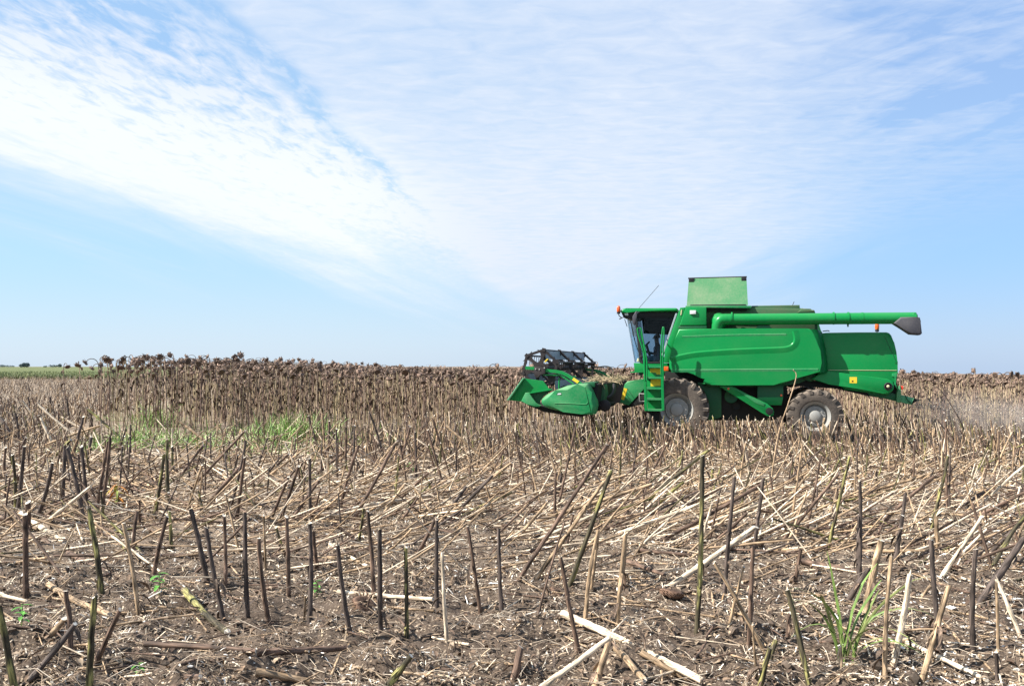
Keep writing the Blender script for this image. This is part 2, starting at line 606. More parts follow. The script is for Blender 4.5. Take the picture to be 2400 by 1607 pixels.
def build_far_trees():
    m, g, b = mat('hazed_foliage', 0.9, 0.1)
    n = g.noise(obj_co(g), 0.9, 4)
    g.link(g.mix(g.ss(n, .35, .65), (0.115, 0.15, 0.145, 1), (0.19, 0.23, 0.22, 1)), b.inputs['Base Color'])  # blue-grey of distant haze put into the foliage colour
    mt, g2, b2 = mat('far_bark', 0.9, 0.1)
    b2.inputs['Base Color'].default_value = (0.12, 0.10, 0.08, 1)
    spots = [(4, 5, 26), (22, 4, 22), (50, 7, 9), (57, 10, 10), (64, 9, 9), (106, 3, 8), (125, 5, 22), (140, 7, 8)]
    words = ['low bushy tree on the skyline at the very edge of the view', 'broad low tree on the skyline beside the leftmost bush',
             'small tree on the skyline, first of a close trio', 'tallest tree on the skyline, middle of a close trio',
             'tree on the skyline, last of a close trio', 'tiny lone bush on the skyline between two tree groups',
             'wide low tree on the skyline near the first tall sunflowers', 'narrow tree on the skyline just beside the first tall sunflower']
    D = 1500.0
    for (px, hp, wp), lab in zip(spots, words):
        x = (px - 1200) / F * D
        h, w = hp / F * D * 0.9 + 0.8, wp / F * D
        base = float(gz(x, D))
        root = empty('tree', (x, D, base))
        tag(root, lab, 'tree', 'trees along the far skyline')
        tv, tq, tt, tcx = tube([(0, 0, -0.5), (0.1, 0, h * .35), (0.05, 0.1, h * .6)], [.35, .28, .12], 6)
        link('trunk', np_mesh('trunk', tv, tq, tt), mt, root)
        a = Acc()
        k = 260
        p = rng.normal(0, 1, (k, 3))
        p /= np.linalg.norm(p, axis=1)[:, None]
        p *= (0.45 + 0.55 * rng.random((k, 1)))
        p = p * np.array([w * .55, w * .5, h * .40]) + np.array([0, 0, h * .62])
        for q in p:
            e = rng.normal(0, 1, (3, 3)) * min(w, h) * 0.16
            a.add(q + e, None, [(0, 1, 2)])
        link('crown', a.mesh('crown', False), m, root)


build_far_trees()

# ------------------------------------------------------------------ combine harvester
combine = empty('combine_harvester', (ORG[0], ORG[1], 0.0), -HEAD)
tag(combine, 'green combine harvester with raised grain tank lid cutting sunflowers', 'combine harvester')


def unp(p, v):
    """photograph pixel -> (along, up) in the machine's own frame, on its lengthwise plane v"""
    dx, dz = (p[0] - 1200) / F, -(p[1] - 858) / F
    t = (v + ORG[0] * SH + ORG[1] * CH) / (dx * SH + CH)
    return (t * dx - ORG[0]) * CH - (t - ORG[1]) * SH, CAM_H + t * dz


def z1(x, y): return 1150 + x / 3.92, 620 + y / 3.92
def z2(x, y): return 1650 + x / 3.92, 620 + y / 3.92
def z3(x, y): return 1170 + x / 6.691, 790 + y / 6.691
def z4(x, y): return 1420 + x / 5.226, 700 + y / 5.226
def z5(x, y): return 1500 + x / 7.807, 860 + y / 7.807
def z6(x, y): return 1800 + x / 5.855, 860 + y / 5.855


def finish(bm, name, mt, parent, sharp=35):
    bmesh.ops.recalc_face_normals(bm, faces=bm.faces)
    me = bpy.data.meshes.new(name)
    bm.to_mesh(me)
    bm.free()
    for p in me.polygons:
        p.use_smooth = True
    me.set_sharp_from_angle(angle=R(sharp))
    return link(name, me, M[mt] if isinstance(mt, str) else mt, parent)


def prism_bm(bm, uw, v0, v1, bev=0.0, seg=2, taper=None):
    """an outline in the lengthwise plane given thickness across the machine"""
    n = len(uw)
    a = [bm.verts.new((u, v0, w)) for u, w in uw]
    if taper:
        cu = sum(u for u, w in uw) / n
        cw = sum(w for u, w in uw) / n
        uw = [(cu + (u - cu) * taper, cw + (w - cw) * taper) for u, w in uw]
    c = [bm.verts.new((u, v1, w)) for u, w in uw]
    f0 = bm.faces.new(a)
    bm.faces.new(c[::-1])
    for i in range(n):
        j = (i + 1) % n
        bm.faces.new((a[i], c[i], c[j], a[j]))
    if bev:
        es = list(f0.edges)
        bmesh.ops.bevel(bm, geom=es, offset=bev, segments=seg, affect='EDGES', profile=0.5)


def prism(name, pts, v0, v1, mt, parent=combine, bev=0.02, seg=2, pv=None, taper=None):
    uw = [unp(p, v0 if pv is None else pv) for p in pts]
    bm = bmesh.new()
    prism_bm(bm, uw, v0, v1, bev, seg, taper)
    return finish(bm, name, mt, parent)


def box_bm(bm, u0, u1, v0, v1, w0, w1, bev=0.0):
    prism_bm(bm, [(u0, w0), (u1, w0), (u1, w1), (u0, w1)], v0, v1, bev)


def box(name, u0, u1, v0, v1, w0, w1, mt, parent=combine, bev=0.01):
    bm = bmesh.new()
    box_bm(bm, u0, u1, v0, v1, w0, w1, bev)
    return finish(bm, name, mt, parent)


def pipe(name, pts, r, mt, parent=combine, sides=8, smooth_path=False):
    pts = np.asarray(pts, float)
    if smooth_path:
        pts = spline(pts)
    V, Q, T, C = tube(pts, r, sides)
    return link(name, np_mesh(name, V, Q, T), M[mt], parent)


def spline(p, k=6):
    p = np.asarray(p, float)
    q = np.concatenate([[2 * p[0] - p[1]], p, [2 * p[-1] - p[-2]]])
    out = []
    for i in range(1, len(q) - 2):
        for t in np.arange(k) / k:
            a, b, c, d = q[i - 1], q[i], q[i + 1], q[i + 2]
            out.append(0.5 * (2 * b + (c - a) * t + (2 * a - 5 * b + 4 * c - d) * t * t + (3 * b - a - 3 * c + d) * t ** 3))
    out.append(p[-1])
    return np.array(out)


def P(pt, v):
    u, w = unp(pt, v)
    return (u, v, w)


def lathe(name, prof, v_axis, u, w, mt, parent, seg=40, extra=None):
    """prof: (radius, v) pairs spun about the crosswise axis through (u, w)"""
    a = np.arange(seg) * 2 * math.pi / seg
    V = []
    for r, v in prof:
        V.append(np.stack([u + r * np.cos(a), np.full(seg, v_axis + v), w + r * np.sin(a)], -1))
    V = np.concatenate(V)
    Q = []
    for i in range(len(prof) - 1):
        for k in range(seg):
            k2 = (k + 1) % seg
            Q.append((i * seg + k, i * seg + k2, (i + 1) * seg + k2, (i + 1) * seg + k))
    acc = Acc()
    acc.add(V, Q)
    if extra:
        extra(acc)
    bm = bmesh.new()
    me = acc.mesh(name)
    bm.from_mesh(me)
    return finish(bm, name, mt, parent, 40)


def quadbox(acc, c, ax, ay, az):
    """an oriented box from its centre and three half-axes"""
    c, ax, ay, az = map(np.asarray, (c, ax, ay, az))
    V = [c + sx * ax + sy * ay + sz * az for sx in (-1, 1) for sy in (-1, 1) for sz in (-1, 1)]
    acc.add(V, [(0, 1, 3, 2), (4, 6, 7, 5), (0, 4, 5, 1), (2, 3, 7, 6), (0, 2, 6, 4), (1, 5, 7, 3)])


# --- wheels
def wheel(u, v, w, r, wid, rrim, side, nl):
    """v: outer face; side -1 near the camera, +1 beyond"""
    s = side
    hw = wid
    prof = [(rrim, 0.06), (rrim + .03, 0.015), (rrim + .08, 0.0), (r * .80, -0.0), (r * .90, 0.03), (r * .945, 0.08), (r * .95, hw * .5),
            (r * .945, hw - .08), (r * .90, hw - .03), (r * .8, hw), (rrim + .05, hw), (rrim, hw - .06)]
    prof = [(a, -s * b) for a, b in prof]
    def lugs(acc):
        for k in range(nl):
            for half in (0, 1):
                a = 2 * math.pi * (k + half * .5) / nl
                m_ = 5
                strip = []
                for i in range(m_ + 1):
                    f = i / m_
                    vv = (0.0 + f * hw * .54) if half == 0 else (hw - f * hw * .54)
                    aa = a + 0.30 * f * (1.5 / nl * 10 / 1.0) * 0.8
                    top = r * (1.0 - 0.035 * (1 - f) ** 2)
                    low = r * .90 if f > 0 else r * .80
                    wdt = 0.036 + 0.012 * (1 - f)
                    da = wdt / r
                    strip.append([(low, aa - da * 1.25), (top, aa - da * .75), (top, aa + da * .75), (low, aa + da * 1.25), vv])
                V = []
                for st in strip:
                    for q in st[:4]:
                        V.append((u + q[0] * math.cos(q[1]), v - s * st[4] + (s * 0.012 if st[4] in (0.0, hw) else 0), w + q[0] * math.sin(q[1])))
                Q = []
                for i in range(m_):
                    for j in range(3):
                        Q.append((i * 4 + j, i * 4 + j + 1, (i + 1) * 4 + j + 1, (i + 1) * 4 + j))
                Q.append((0, 1, 2, 3))
                Q.append((m_ * 4 + 3, m_ * 4 + 2, m_ * 4 + 1, m_ * 4))
                acc.add(V, Q)
    t = lathe('wheel', prof, v, u, w, 'rubber', combine, 56, lugs)
    rp = [(rrim + .035, .0), (rrim + .02, .03), (rrim - .02, .06), (rrim - .05, .16), (rrim * .78, .19), (rrim * .74, .13), (rrim * .45, .12), (rrim * .42, .10), (rrim * .40, .05), (rrim * .30, .03), (0.001, .03)]
    rp = [(a, -s * b) for a, b in rp]
    def bolts(acc):
        for k in range(10):
            a = 2 * math.pi * k / 10
            c = (u + rrim * .58 * math.cos(a), v - s * .115, w + rrim * .58 * math.sin(a))
            quadbox(acc, c, (.018 * math.cos(a), 0, .018 * math.sin(a)), (0, .018, 0), (-.018 * math.sin(a), 0, .018 * math.cos(a)))
    lathe('rim', rp, v, u, w, 'rim', t, 40, bolts)
    return t


wheel(0.0, -1.66, 0.90, 0.905, 0.64, 0.43, -1, 20)
wheel(0.0, 1.66, 0.90, 0.905, 0.64, 0.43, 1, 20)
ru, rw = unp((1911.5, 976), -1.5)
wheel(ru, -1.50, 0.755, 0.757, 0.47, 0.37, -1, 18)
wheel(ru, 1.50, 0.755, 0.757, 0.47, 0.37, 1, 18)
pipe('axle', [(0, -1.1, .9), (0, 1.1, .9)], 0.16, 'dark')
pipe('axle', [(ru, -1.1, .78), (ru, 1.1, .78)], 0.12, 'dark')

# --- body
core = [z1(1800, 392), z2(0, 382), z2(430, 388), z2(470, 386), z2(600, 388), z2(870, 397), z2(1015, 420), z2(1022, 440), z2(1065, 610),
        z2(1100, 640), z2(1135, 985), z2(1000, 1040), z2(870, 1090), z2(700, 1125), z2(0, 1120), z1(2000, 1060), z1(1880, 1010), z1(1660, 960), z1(1660, 860), z1(1735, 590)]
prism('body_shell', core, -1.02, 1.25, 'green_dark', bev=0.03)
# the engine deck's top sheet
du0, dw0 = unp(z2(440, 386), -1.02)
du1, dw1 = unp(z2(880, 398), -1.02)
box('engine_deck', du0, du1, -0.98, 1.2, dw0 - .05, dw0 + .028, 'deck')
prism('intake_screen', [z2(470, 390), z2(480, 384), z2(590, 384), z2(605, 392)], -0.6, 0.4, 'dark', bev=0.01)
prism('tank_wall', [z2(220, 385), z2(980, 405), z2(1015, 440), z2(1020, 600), z2(-20, 600), z2(-20, 400), z2(30, 385)], -1.06, -1.0, 'deck', bev=0.01)
prism('auger_cradle', [z2(500, 560), z2(600, 560), z2(640, 600), z2(460, 600)], -1.4, -1.1, 'green_dark', bev=0.01)
prism('engine_cover', [z2(900, 400), z2(960, 412), z2(1012, 416), z2(1018, 436), z2(860, 440)], -1.1, -0.2, 'deck', bev=0.02)
side = [z1(1727, 590), z1(1690, 690), z1(1648, 830), z1(1640, 870), z1(1643, 972), z1(1780, 978), z1(1870, 992), z1(1925, 1025), z1(1960, 1062), z1(2010, 1085), z2(-40, 1092), z2(60, 1102),
        z2(200, 1108), z2(640, 1106), z2(720, 1096), z2(790, 1065), z2(860, 1025), z2(940, 1003), z2(1078, 996), z2(1082, 900), z2(1070, 790), z2(1045, 690), z2(1015, 630), z2(985, 592), z2(940, 586), z2(400, 585), z1(2100, 588)]
prism('side_panel', side, -1.50, -1.10, 'green', bev=0.045, seg=4)
prism('side_panel', [z1(1727, 600), z1(1643, 862), z1(1643, 970), z1(2010, 1080), z2(640, 1100), z2(940, 1000), z2(1078, 990), z2(1045, 690), z2(985, 600)], 1.50, 1.15, 'green', bev=0.03, pv=-1.5)
# rounded rear return of the panel, swept inwards to the straw hood
ea = [z2(985, 592), z2(1015, 630), z2(1045, 690), z2(1070, 790), z2(1082, 900), z2(1078, 994)]
eb = [z2(1062, 610), z2(1085, 650), z2(1105, 720), z2(1122, 800), z2(1133, 900), z2(1136, 985)]
bm = bmesh.new()
rows = []
for k in range(7):
    f = k / 6
    fa, fb = math.sin(f * math.pi / 2), 1 - math.cos(f * math.pi / 2)
    row = []
    for a_, b_ in zip(ea, eb):
        ua, wa = unp(a_, -1.5)
        ub, wb = unp(b_, -1.10)
        row.append(bm.verts.new((ua - .045 + (ub - ua + .045) * fa, -1.496 + .40 * fb, wa + (wb - wa) * fb)))
    rows.append(row)
for r0, r1 in zip(rows, rows[1:]):
    for i in range(len(r0) - 1):
        bm.faces.new((r0[i], r0[i + 1], r1[i + 1], r1[i]))
bmesh.ops.solidify(bm, geom=bm.faces[:], thickness=0.012)
finish(bm, 'panel_corner', 'green', combine, 60)


def ridge(name, pts, v, r, mt='green', k=5):
    q = spline([P(p, v) for p in pts], k)
    t = np.gradient(q, axis=0)
    t /= np.linalg.norm(t, axis=1)[:, None]
    nrm = np.stack([-t[:, 2], np.zeros(len(t)), t[:, 0]], -1)
    out = np.array((0, -1.0, 0))
    prof = ((1.3, -.1), (0.9, .25), (0.25, .75), (-.25, .72), (-4.5, -.1))      # a shelf: lit upper face, long easing below
    V = np.concatenate([q + nrm * r * a_ + out * r * b_ for a_, b_ in prof])
    n = len(q)
    i = np.arange(n - 1)
    Q = np.concatenate([np.stack([j * n + i, j * n + i + 1, (j + 1) * n + i + 1, (j + 1) * n + i], -1) for j in range(len(prof) - 1)])
    return link(name, np_mesh(name, V, Q), M[mt], combine)


ridge('styling_ridge', [z1(1660, 856), z1(1760, 832), z1(1850, 815), z2(0, 803), z2(200, 788), z2(450, 776), z2(700, 767), z2(775, 756), z2(815, 735), z2(833, 705), z2(836, 670), z2(822, 610)], -1.50, 0.034)
ridge('panel_seam', [z1(1760, 658), z1(2000, 651), z2(300, 643), z2(755, 637)], -1.50, 0.012, 'green_dusty')
ridge('panel_seam', [z1(1660, 966), z1(2000, 966), z2(300, 963), z2(1050, 959)], -1.50, 0.016, 'green_dusty')
# the block in front of the grain tank, behind the cab
prism('front_tank_panel', [z1(1790, 390), z1(1982, 390), z1(1982, 556), z1(1735, 560)], -1.44, -1.05, 'green', bev=0.03)
prism('tank_sill', [z1(1728, 563), z1(1984, 563), z1(1984, 588), z1(1722, 586)], -1.42, -1.05, 'green_dark', bev=0.01)
prism('cab_rear_panel', [z1(1740, 395), z1(1788, 392), z1(1735, 575), z1(1660, 830), z1(1640, 900), z1(1590, 900), z1(1600, 790)], -1.40, -0.95, 'green', bev=0.03)
prism('work_light', [z1(1830, 420), z1(1886, 420), z1(1886, 455), z1(1830, 455)], -1.49, -1.43, 'lamp', bev=0.012)
prism('warning_sticker', [z1(1748, 420), z1(1758, 410), z1(1752, 460), z1(1742, 465)], -1.412, -1.39, 'cream', bev=0.0)
prism('marker_light', [z1(1592, 935), z1(1632, 935), z1(1632, 975), z1(1592, 975)], -1.52, -1.40, 'orange', bev=0.01)
prism('tank_ledge', [z1(1790, 378), z2(437, 377), z2(432, 400), z1(1790, 392)], -1.30, -0.6, 'green_dusty', bev=0.01)
# grain tank covers standing open
bm = bmesh.new()
tl, tr, br, bl = [unp(p, v) for p, v in (((1614.5, 653), -0.95), ((1749.5, 649.5), -0.95), ((1753, 714.5), -1.2), ((1609.5, 716), -1.2))]
quad = [(tl[0], -0.95, tl[1]), (tr[0], -0.95, tr[1]), (br[0], -1.2, br[1]), (bl[0], -1.2, bl[1])]
fr = [bm.verts.new(q) for q in quad]
bk = [bm.verts.new((q[0], q[1] + .05, q[2])) for q in quad]
bm.faces.new(fr)
bm.faces.new(bk[::-1])
for i in range(4):
    j = (i + 1) % 4
    bm.faces.new((fr[i], bk[i], bk[j], fr[j]))
lid = finish(bm, 'tank_cover', 'green_lid', combine)
pipe('lid_rim', [(tl[0] - .02, -0.93, tl[1] + .01), (tr[0] + .01, -0.93, tr[1] + .01)], 0.022, 'black', lid)
for (q, s_) in ((quad[0], 1), (quad[1], -1)):
    box('lid_corner', min(q[0], q[0] + .14 * s_), max(q[0], q[0] + .14 * s_), -0.99, -0.88, q[2] - .10, q[2] + .02, 'black', lid, 0.005)
prism('lid_hinge', [(1618, 714), (1748, 713), (1748, 717), (1618, 718)], -1.245, -1.18, 'black', lid, bev=0.004)
bm = bmesh.new()
fr = [bm.verts.new((q[0], -q[1], q[2])) for q in quad]
bk = [bm.verts.new((q[0], -q[1] - .05, q[2])) for q in quad]
bm.faces.new(fr)
bm.faces.new(bk[::-1])
for i in range(4):
    j = (i + 1) % 4
    bm.faces.new((fr[i], bk[i], bk[j], fr[j]))
finish(bm, 'tank_cover', 'green_lid', combine)
box('tank_rim', quad[3][0] + .03, quad[2][0] - .03, -1.16, 1.16, 3.70, 3.86, 'dark')

# --- unloading auger
VA = -1.36
ax0, aw0 = unp(z2(170, 503), VA)
ax1, aw1 = unp(z2(1945, 491), VA)
ar = 0.158
pipe_pts = [(ax0 + .10, VA, aw0), (ax0 + 1, VA, aw0 + (aw1 - aw0) * .25), (ax1, VA, aw1)]
V, Q, T, C = tube(pipe_pts, [ar, ar, ar], 32, slant=0)
bm = bmesh.new()
bm.from_mesh(np_mesh('t', V, Q, T))
bmesh.ops.remove_doubles(bm, verts=bm.verts, dist=1e-4)
aug = finish(bm, 'unloading_auger', 'green', combine, 50)
for xx in (255, 1190, 1325, 1455):
    cu, cw = unp(z2(xx, 493), VA)
    lathe('collar', [(ar, -.02), (ar + (.016 if xx != 1455 else .006), -.02), (ar + (.016 if xx != 1455 else .006), .02), (ar, .02)], VA, 0, 0, 'green', aug, 32)
    o = aug.children[-1]
    for vtx in o.data.vertices:
        p = vtx.co - Vector((0, VA, 0))
        vtx.co = Vector((cu + p.y, VA + p.x, cw + p.z))
# elbow down into the tank
el = spline([(ax0 + .12, VA, aw0), (ax0 - .04, VA, aw0 - .02), (ax0 - .13, VA + .02, aw0 - .15), (ax0 - .15, VA + .05, aw0 - .36)], 5)
V, Q, T, C = tube(el, np.linspace(ar * 1.02, ar * 1.02, len(el)), 24)
link('elbow', np_mesh('elbow', V, Q, T), M['green'], aug)
lathe('elbow_housing', [(.001, -.15), (.14, -.15), (.21, -.09), (.24, 0), (.24, .25)], VA + .12, ax0 - .10, aw0 - .05, 'green', aug, 28)
prism('spout_boot', [z2(1733, 541), z2(1795, 484), z2(1945, 484), z2(1972, 487), z2(1978, 520), z2(1992, 634), z2(1975, 648), z2(1890, 641), z2(1820, 595)], VA - .19, VA + .19, 'boot', aug, bev=0.05, seg=3, pv=VA)
prism('end_cap', [z2(1905, 440), z2(1940, 440), z2(1957, 462), z2(1960, 488), z2(1905, 488)], VA - .13, VA + .13, 'green', aug, bev=0.05, seg=3, pv=VA)
prism('drain_lug', [z2(1313, 544), z2(1330, 544), z2(1328, 572), z2(1318, 572)], VA - .03, VA + .03, 'green_dark', aug, bev=0.005, pv=VA)

# --- straw hood, chopper drive cover, chute
hood = [z2(1062, 632), z2(1120, 626), z2(1400, 622), z2(1680, 620), z2(1705, 628), z2(1725, 650), z2(1748, 715), z2(1768, 800), z2(1779, 900), z2(1781, 1000), z2(1778, 1062), z2(1700, 1200), z2(1300, 1150), z2(1100, 1010)]
hd = prism('straw_hood', hood, -1.09, 1.05, 'green', bev=0.07, seg=4)
prism('hood_seam', [z2(1140, 966), z2(1770, 968), z2(1770, 972), z2(1140, 970)], -1.102, -1.0, 'cream', hd, bev=0)
prism('hood_seam', [z2(1660, 665), z2(1664, 664), z2(1763, 880), z2(1759, 882)], -1.098, -1.0, 'green_dark', hd, bev=0)
prism('latch', [z2(1753, 887), z2(1781, 887), z2(1781, 918), z2(1753, 918)], -1.09, -1.0, 'green_dusty', hd, bev=0.008)
pipe('handrail', [P(z2(1090, 612), -1.0), P(z2(1140, 606), -1.0), P(z2(1153, 614), -1.0)], 0.014, 'dark', hd)
arm = [z2(985, 1052), z2(1060, 1000), z2(1115, 976), z2(1400, 1010), z2(1685, 1048), z2(1722, 1066), z2(1746, 1100), z2(1746, 1135), z2(1728, 1168), z2(1690, 1186), z2(1650, 1182), z2(1400, 1137), z2(1150, 1100)]
ca = prism('chopper_drive_cover', arm, -1.27, -1.10, 'green', bev=0.03, seg=3)
pu, pw = unp(z2(1687, 1117), -1.22)
lathe('pulley', [(.105, .0), (.105, -.03), (.085, -.04), (.082, .0), (.02, .0), (.001, .0)], -1.272, pu, pw, 'black', ca, 28)
lathe('pulley_hub', [(.04, .0), (.04, -.035), (.02, -.05), (.001, -.05)], -1.272, pu, pw, 'cream', ca, 16)
st = prism('warning_sticker', [z2(1338, 1032), z2(1405, 1032), z2(1405, 1089), z2(1338, 1087)], -1.274, -1.25, 'yellow', ca, bev=0)
prism('sticker_mark', [z2(1358, 1066), z2(1372, 1062), z2(1372, 1078), z2(1356, 1076)], -1.2775, -1.25, 'dark', ca, bev=0)
prism('rear_underbody', [z2(1000, 1060), z2(1160, 1090), z2(1660, 1185), z2(1770, 1060), z2(1785, 1190), z2(1740, 1240), z2(1500, 1205), z2(1240, 1140), z2(870, 1110), z2(800, 1130), z2(810, 1060)], -0.96, 0.95, 'dark', bev=0.02)
prism('chopper_housing', [z2(1480, 1150), z2(1740, 1180), z2(1775, 1190), z2(1765, 1248), z2(1700, 1236), z2(1520, 1200)], -1.0, 0.9, 'green_dark', bev=0.02)
prism('deflector_frame', [z2(1728, 1000), z2(1772, 996), z2(1778, 1025), z2(1762, 1030), z2(1760, 1100), z2(1790, 1150), z2(1780, 1152), z2(1750, 1105), z2(1752, 1030), z2(1728, 1026)], -1.12, -1.05, 'green_dusty', bev=0.008)
prism('deflector_bracket', [z2(1772, 1180), z2(1790, 1110), z2(1805, 1112), z2(1812, 1180), z2(1800, 1268), z2(1770, 1262)], -1.10, -0.98, 'green_lid', bev=0.008)
prism('tail_light', [z2(1808, 1113), z2(1832, 1115), z2(1832, 1148), z2(1810, 1146)], -1.08, -0.98, 'red', bev=0.01)
ch = prism('spreader_chute', [z2(1760, 1192), z2(1810, 1195), z2(1932, 1226), z2(1905, 1286), z2(1770, 1252)], -0.95, 0.95, 'chute', bev=0.01)
prism('chute_lip', [z2(1930, 1226), z2(2015, 1246), z2(1955, 1252), z2(1908, 1284)], -0.90, 0.9, 'dark', ch, bev=0.004)
pipe('chute_hose', spline([P(z2(1855, 1205), -.97), P(z2(1868, 1240), -1.0), P(z2(1905, 1275), -.97)]), 0.018, 'green_dark', ch)

# beacons and aerials
def beacon(p, v, s=1.0, stem=None):
    u, w = unp(p, v)
    bm = bmesh.new()
    prof = [(.001, .12), (.035, .115), (.052, .08), (.058, .02), (.052, -.05), (.045, -.06)]
    bmb = Acc()
    seg = 16
    a = np.arange(seg) * 2 * math.pi / seg
    V = np.concatenate([np.stack([u + s * r * np.cos(a), v + s * r * np.sin(a), np.full(seg, w + s * h)], -1) for r, h in prof])
    Q = [(i * seg + k, i * seg + (k + 1) % seg, (i + 1) * seg + (k + 1) % seg, (i + 1) * seg + k) for i in range(len(prof) - 1) for k in range(seg)]
    o = link('beacon', np_mesh('beacon', V, Q), M['orange'], combine)
    V, Q, T, C = tube([(u, v, w - s * .12), (u, v, w - s * .06)], [s * .05, s * .05], 12)
    link('beacon_base', np_mesh('beacon_base', V, Q, T), M['black'], o)
    if stem:
        q = spline([P(a_, v) for a_ in stem])
        V, Q, T, C = tube(q, 0.014, 6)
        link('beacon_stem', np_mesh('beacon_stem', V, Q, T), M['black'], o)


beacon(z1(1175, 415), -0.98, 1.0, [z1(1176, 445), z1(1180, 470), z1(1200, 485), z1(1183, 500), z1(1205, 490), z1(1225, 480)])
beacon(z2(1590, 575), -0.5, 1.05, [z2(1590, 595), z2(1590, 622)])
pipe('aerial', [P(z1(1362, 400), -.7), P(z1(1450, 300), -.7), P(z1(1545, 190), -.7)], 0.0065, 'black')
pipe('aerial', [P(z2(803, 398), -.5), P(z2(828, 340), -.5)], 0.008, 'black')
pipe('exhaust_stub', [P(z2(850, 402), -.4), P(z2(850, 386), -.4)], 0.09, 'black', sides=14)

# --- underbody between the wheels
prism('chassis', [z1(1700, 1000), z2(0, 1090), z2(760, 1090), z2(770, 1200), z2(740, 1370), z2(640, 1430), z2(0, 1430), z2(-60, 1300)], -0.9, 0.9, 'dark', bev=0.02)
prism('chassis_plate', [z2(-60, 1080), z2(160, 1100), z2(160, 1400), z2(60, 1430), z2(-20, 1420)], -1.0, -0.92, 'green_dark', bev=0.01)
prism('side_box', [z2(490, 1100), z2(730, 1100), z2(728, 1215), z2(715, 1292), z2(490, 1288)], -1.22, -0.95, 'green_dark', bev=0.02)
prism('box_flap', [z2(492, 1218), z2(728, 1216), z2(712, 1290), z2(492, 1286)], -1.235, -1.2, 'green', bev=0.008)
ge = prism('grain_elevator', [z2(140, 1112), z2(250, 1108), z2(400, 1190), z2(580, 1275), z2(632, 1318), z2(645, 1352), z2(640, 1382), z2(605, 1400), z2(565, 1384), z2(530, 1360), z2(150, 1125)], -1.36, -1.18, 'green', bev=0.02, seg=2)
prism('elevator_edge', [z2(300, 1150), z2(320, 1155), z2(560, 1275), z2(550, 1300), z2(470, 1270)], -1.375, -1.34, 'green_dusty', ge, bev=0.006)
eu, ew = unp(z2(600, 1345), -1.36)
lathe('elevator_pulley', [(.10, .0), (.10, -.04), (.03, -.05), (.001, -.05)], -1.362, eu, ew, 'dark', ge, 20)
for p in (z2(225, 1138), z2(710, 1200)):
    cu, cw = unp(p, -1.37)
    vv = -1.372 if p[0] < 1750 else -1.237
    cu, cw = unp(p, vv)
    lathe('reflector', [(.03, .0), (.03, -.012), (.02, -.018), (.001, -.02)], vv, cu, cw, 'orange', combine, 16)
su, sw = unp(z2(250, 1210), -1.0)
lathe('belt_pulley', [(.19, 0), (.19, -.06), (.16, -.04), (.05, -.04), (.04, -.08), (.001, -.08)], -0.93, su, sw, 'green_dark', combine, 28)
su, sw = unp(z2(300, 1300), -1.0)
lathe('belt_pulley', [(.11, 0), (.11, -.06), (.05, -.04), (.001, -.04)], -0.93, su, sw, 'dark', combine, 24)
fu, fw = unp(z2(975, 1020), -1.1)
lathe('fan_housing', [(.16, 0), (.16, -.10), (.12, -.13), (.001, -.13)], -1.0, fu, fw, 'green_dark', combine, 28)
prism('front_frame', [z1(1600, 980), z1(1900, 1000), z1(2000, 1100), z1(2100, 1130), z1(2100, 1420), z1(2000, 1420), z1(1700, 1180), z1(1600, 1080)], -0.95, 0.95, 'dark', bev=0.01)

# --- cab
VC = -0.92
rf = prism('cab_roof', [z4(172, 160), z4(180, 138), z4(215, 120), z4(250, 114), z4(860, 112), z4(876, 122), z4(872, 156), z4(380, 156), z4(250, 172), z4(200, 176)], -1.0, 1.0, 'green', bev=0.05, seg=3)
prism('roof_visor', [z4(190, 172), z4(250, 168), z4(380, 152), z4(360, 240), z4(290, 245), z4(215, 230)], -0.88, 0.88, 'black', rf, bev=0.02)
prism('visor_light', [z4(222, 180), z4(272, 172), z4(275, 205), z4(240, 205)], -0.90, -0.85, 'lamp', rf, bev=0.006)
prism('roof_lining', [z4(330, 150), z4(880, 150), z4(862, 190), z4(840, 235), z4(360, 235)], -0.80, 0.80, 'black', rf, bev=0.01)
# floor, dashboard side and green base
prism('cab_base', [z4(340, 785), z4(772, 785), z4(772, 890), z4(690, 930), z4(470, 905), z4(350, 890)], VC, 0.9, 'green', bev=0.03)
prism('platform_edge', [z4(300, 893), z4(480, 880), z4(480, 905), z4(300, 905)], -1.25, -0.95, 'green', bev=0.006)
prism('cab_rear_wall', [z4(880, 170), z4(905, 170), z4(760, 780), z4(690, 780)], -0.86, 0.86, 'dark', bev=0.01)
# pillars
def bar(name, pa, pb, v, th, dep, mt, parent=combine):
    a_, b_ = np.array(P(pa, v)), np.array(P(pb, v))
    d = b_ - a_
    L = np.linalg.norm(d)
    d /= L
    nrm = np.cross(d, (0, 1, 0))
    acc = Acc()
    quadbox(acc, (a_ + b_) / 2, d * L / 2, np.array((0, dep / 2, 0)), nrm * th / 2)
    bm = bmesh.new()
    bm.from_mesh(acc.mesh(name))
    bmesh.ops.bevel(bm, geom=bm.edges[:], offset=min(th, dep) * .15, segments=1, affect='EDGES')
    return finish(bm, name, mt, parent)


bar('door_pillar', z4(362, 200), z4(432, 785), -0.86, .075, .08, 'black')
bar('rear_pillar', z4(868, 175), z4(690, 700), -0.93, .055, .06, 'grey')
bar('rear_pillar', z4(690, 700), z4(664, 785), -0.90, .06, .06, 'black')
bar('door_sill', z4(432, 782), z4(672, 782), -0.90, .05, .06, 'black')
bar('door_pillar', z4(362, 200), z4(432, 785), 0.86, .075, .08, 'black')
bar('rear_pillar', z4(868, 175), z4(664, 785), 0.86, .075, .08, 'black')
prism('cab_shade_panel', [z4(370, 190), z4(860, 190), z4(800, 420), z4(395, 400)], 0.80, 0.84, 'black', bev=0.004, pv=-0.86)  # black panel added to stand for the shade in the upper cab
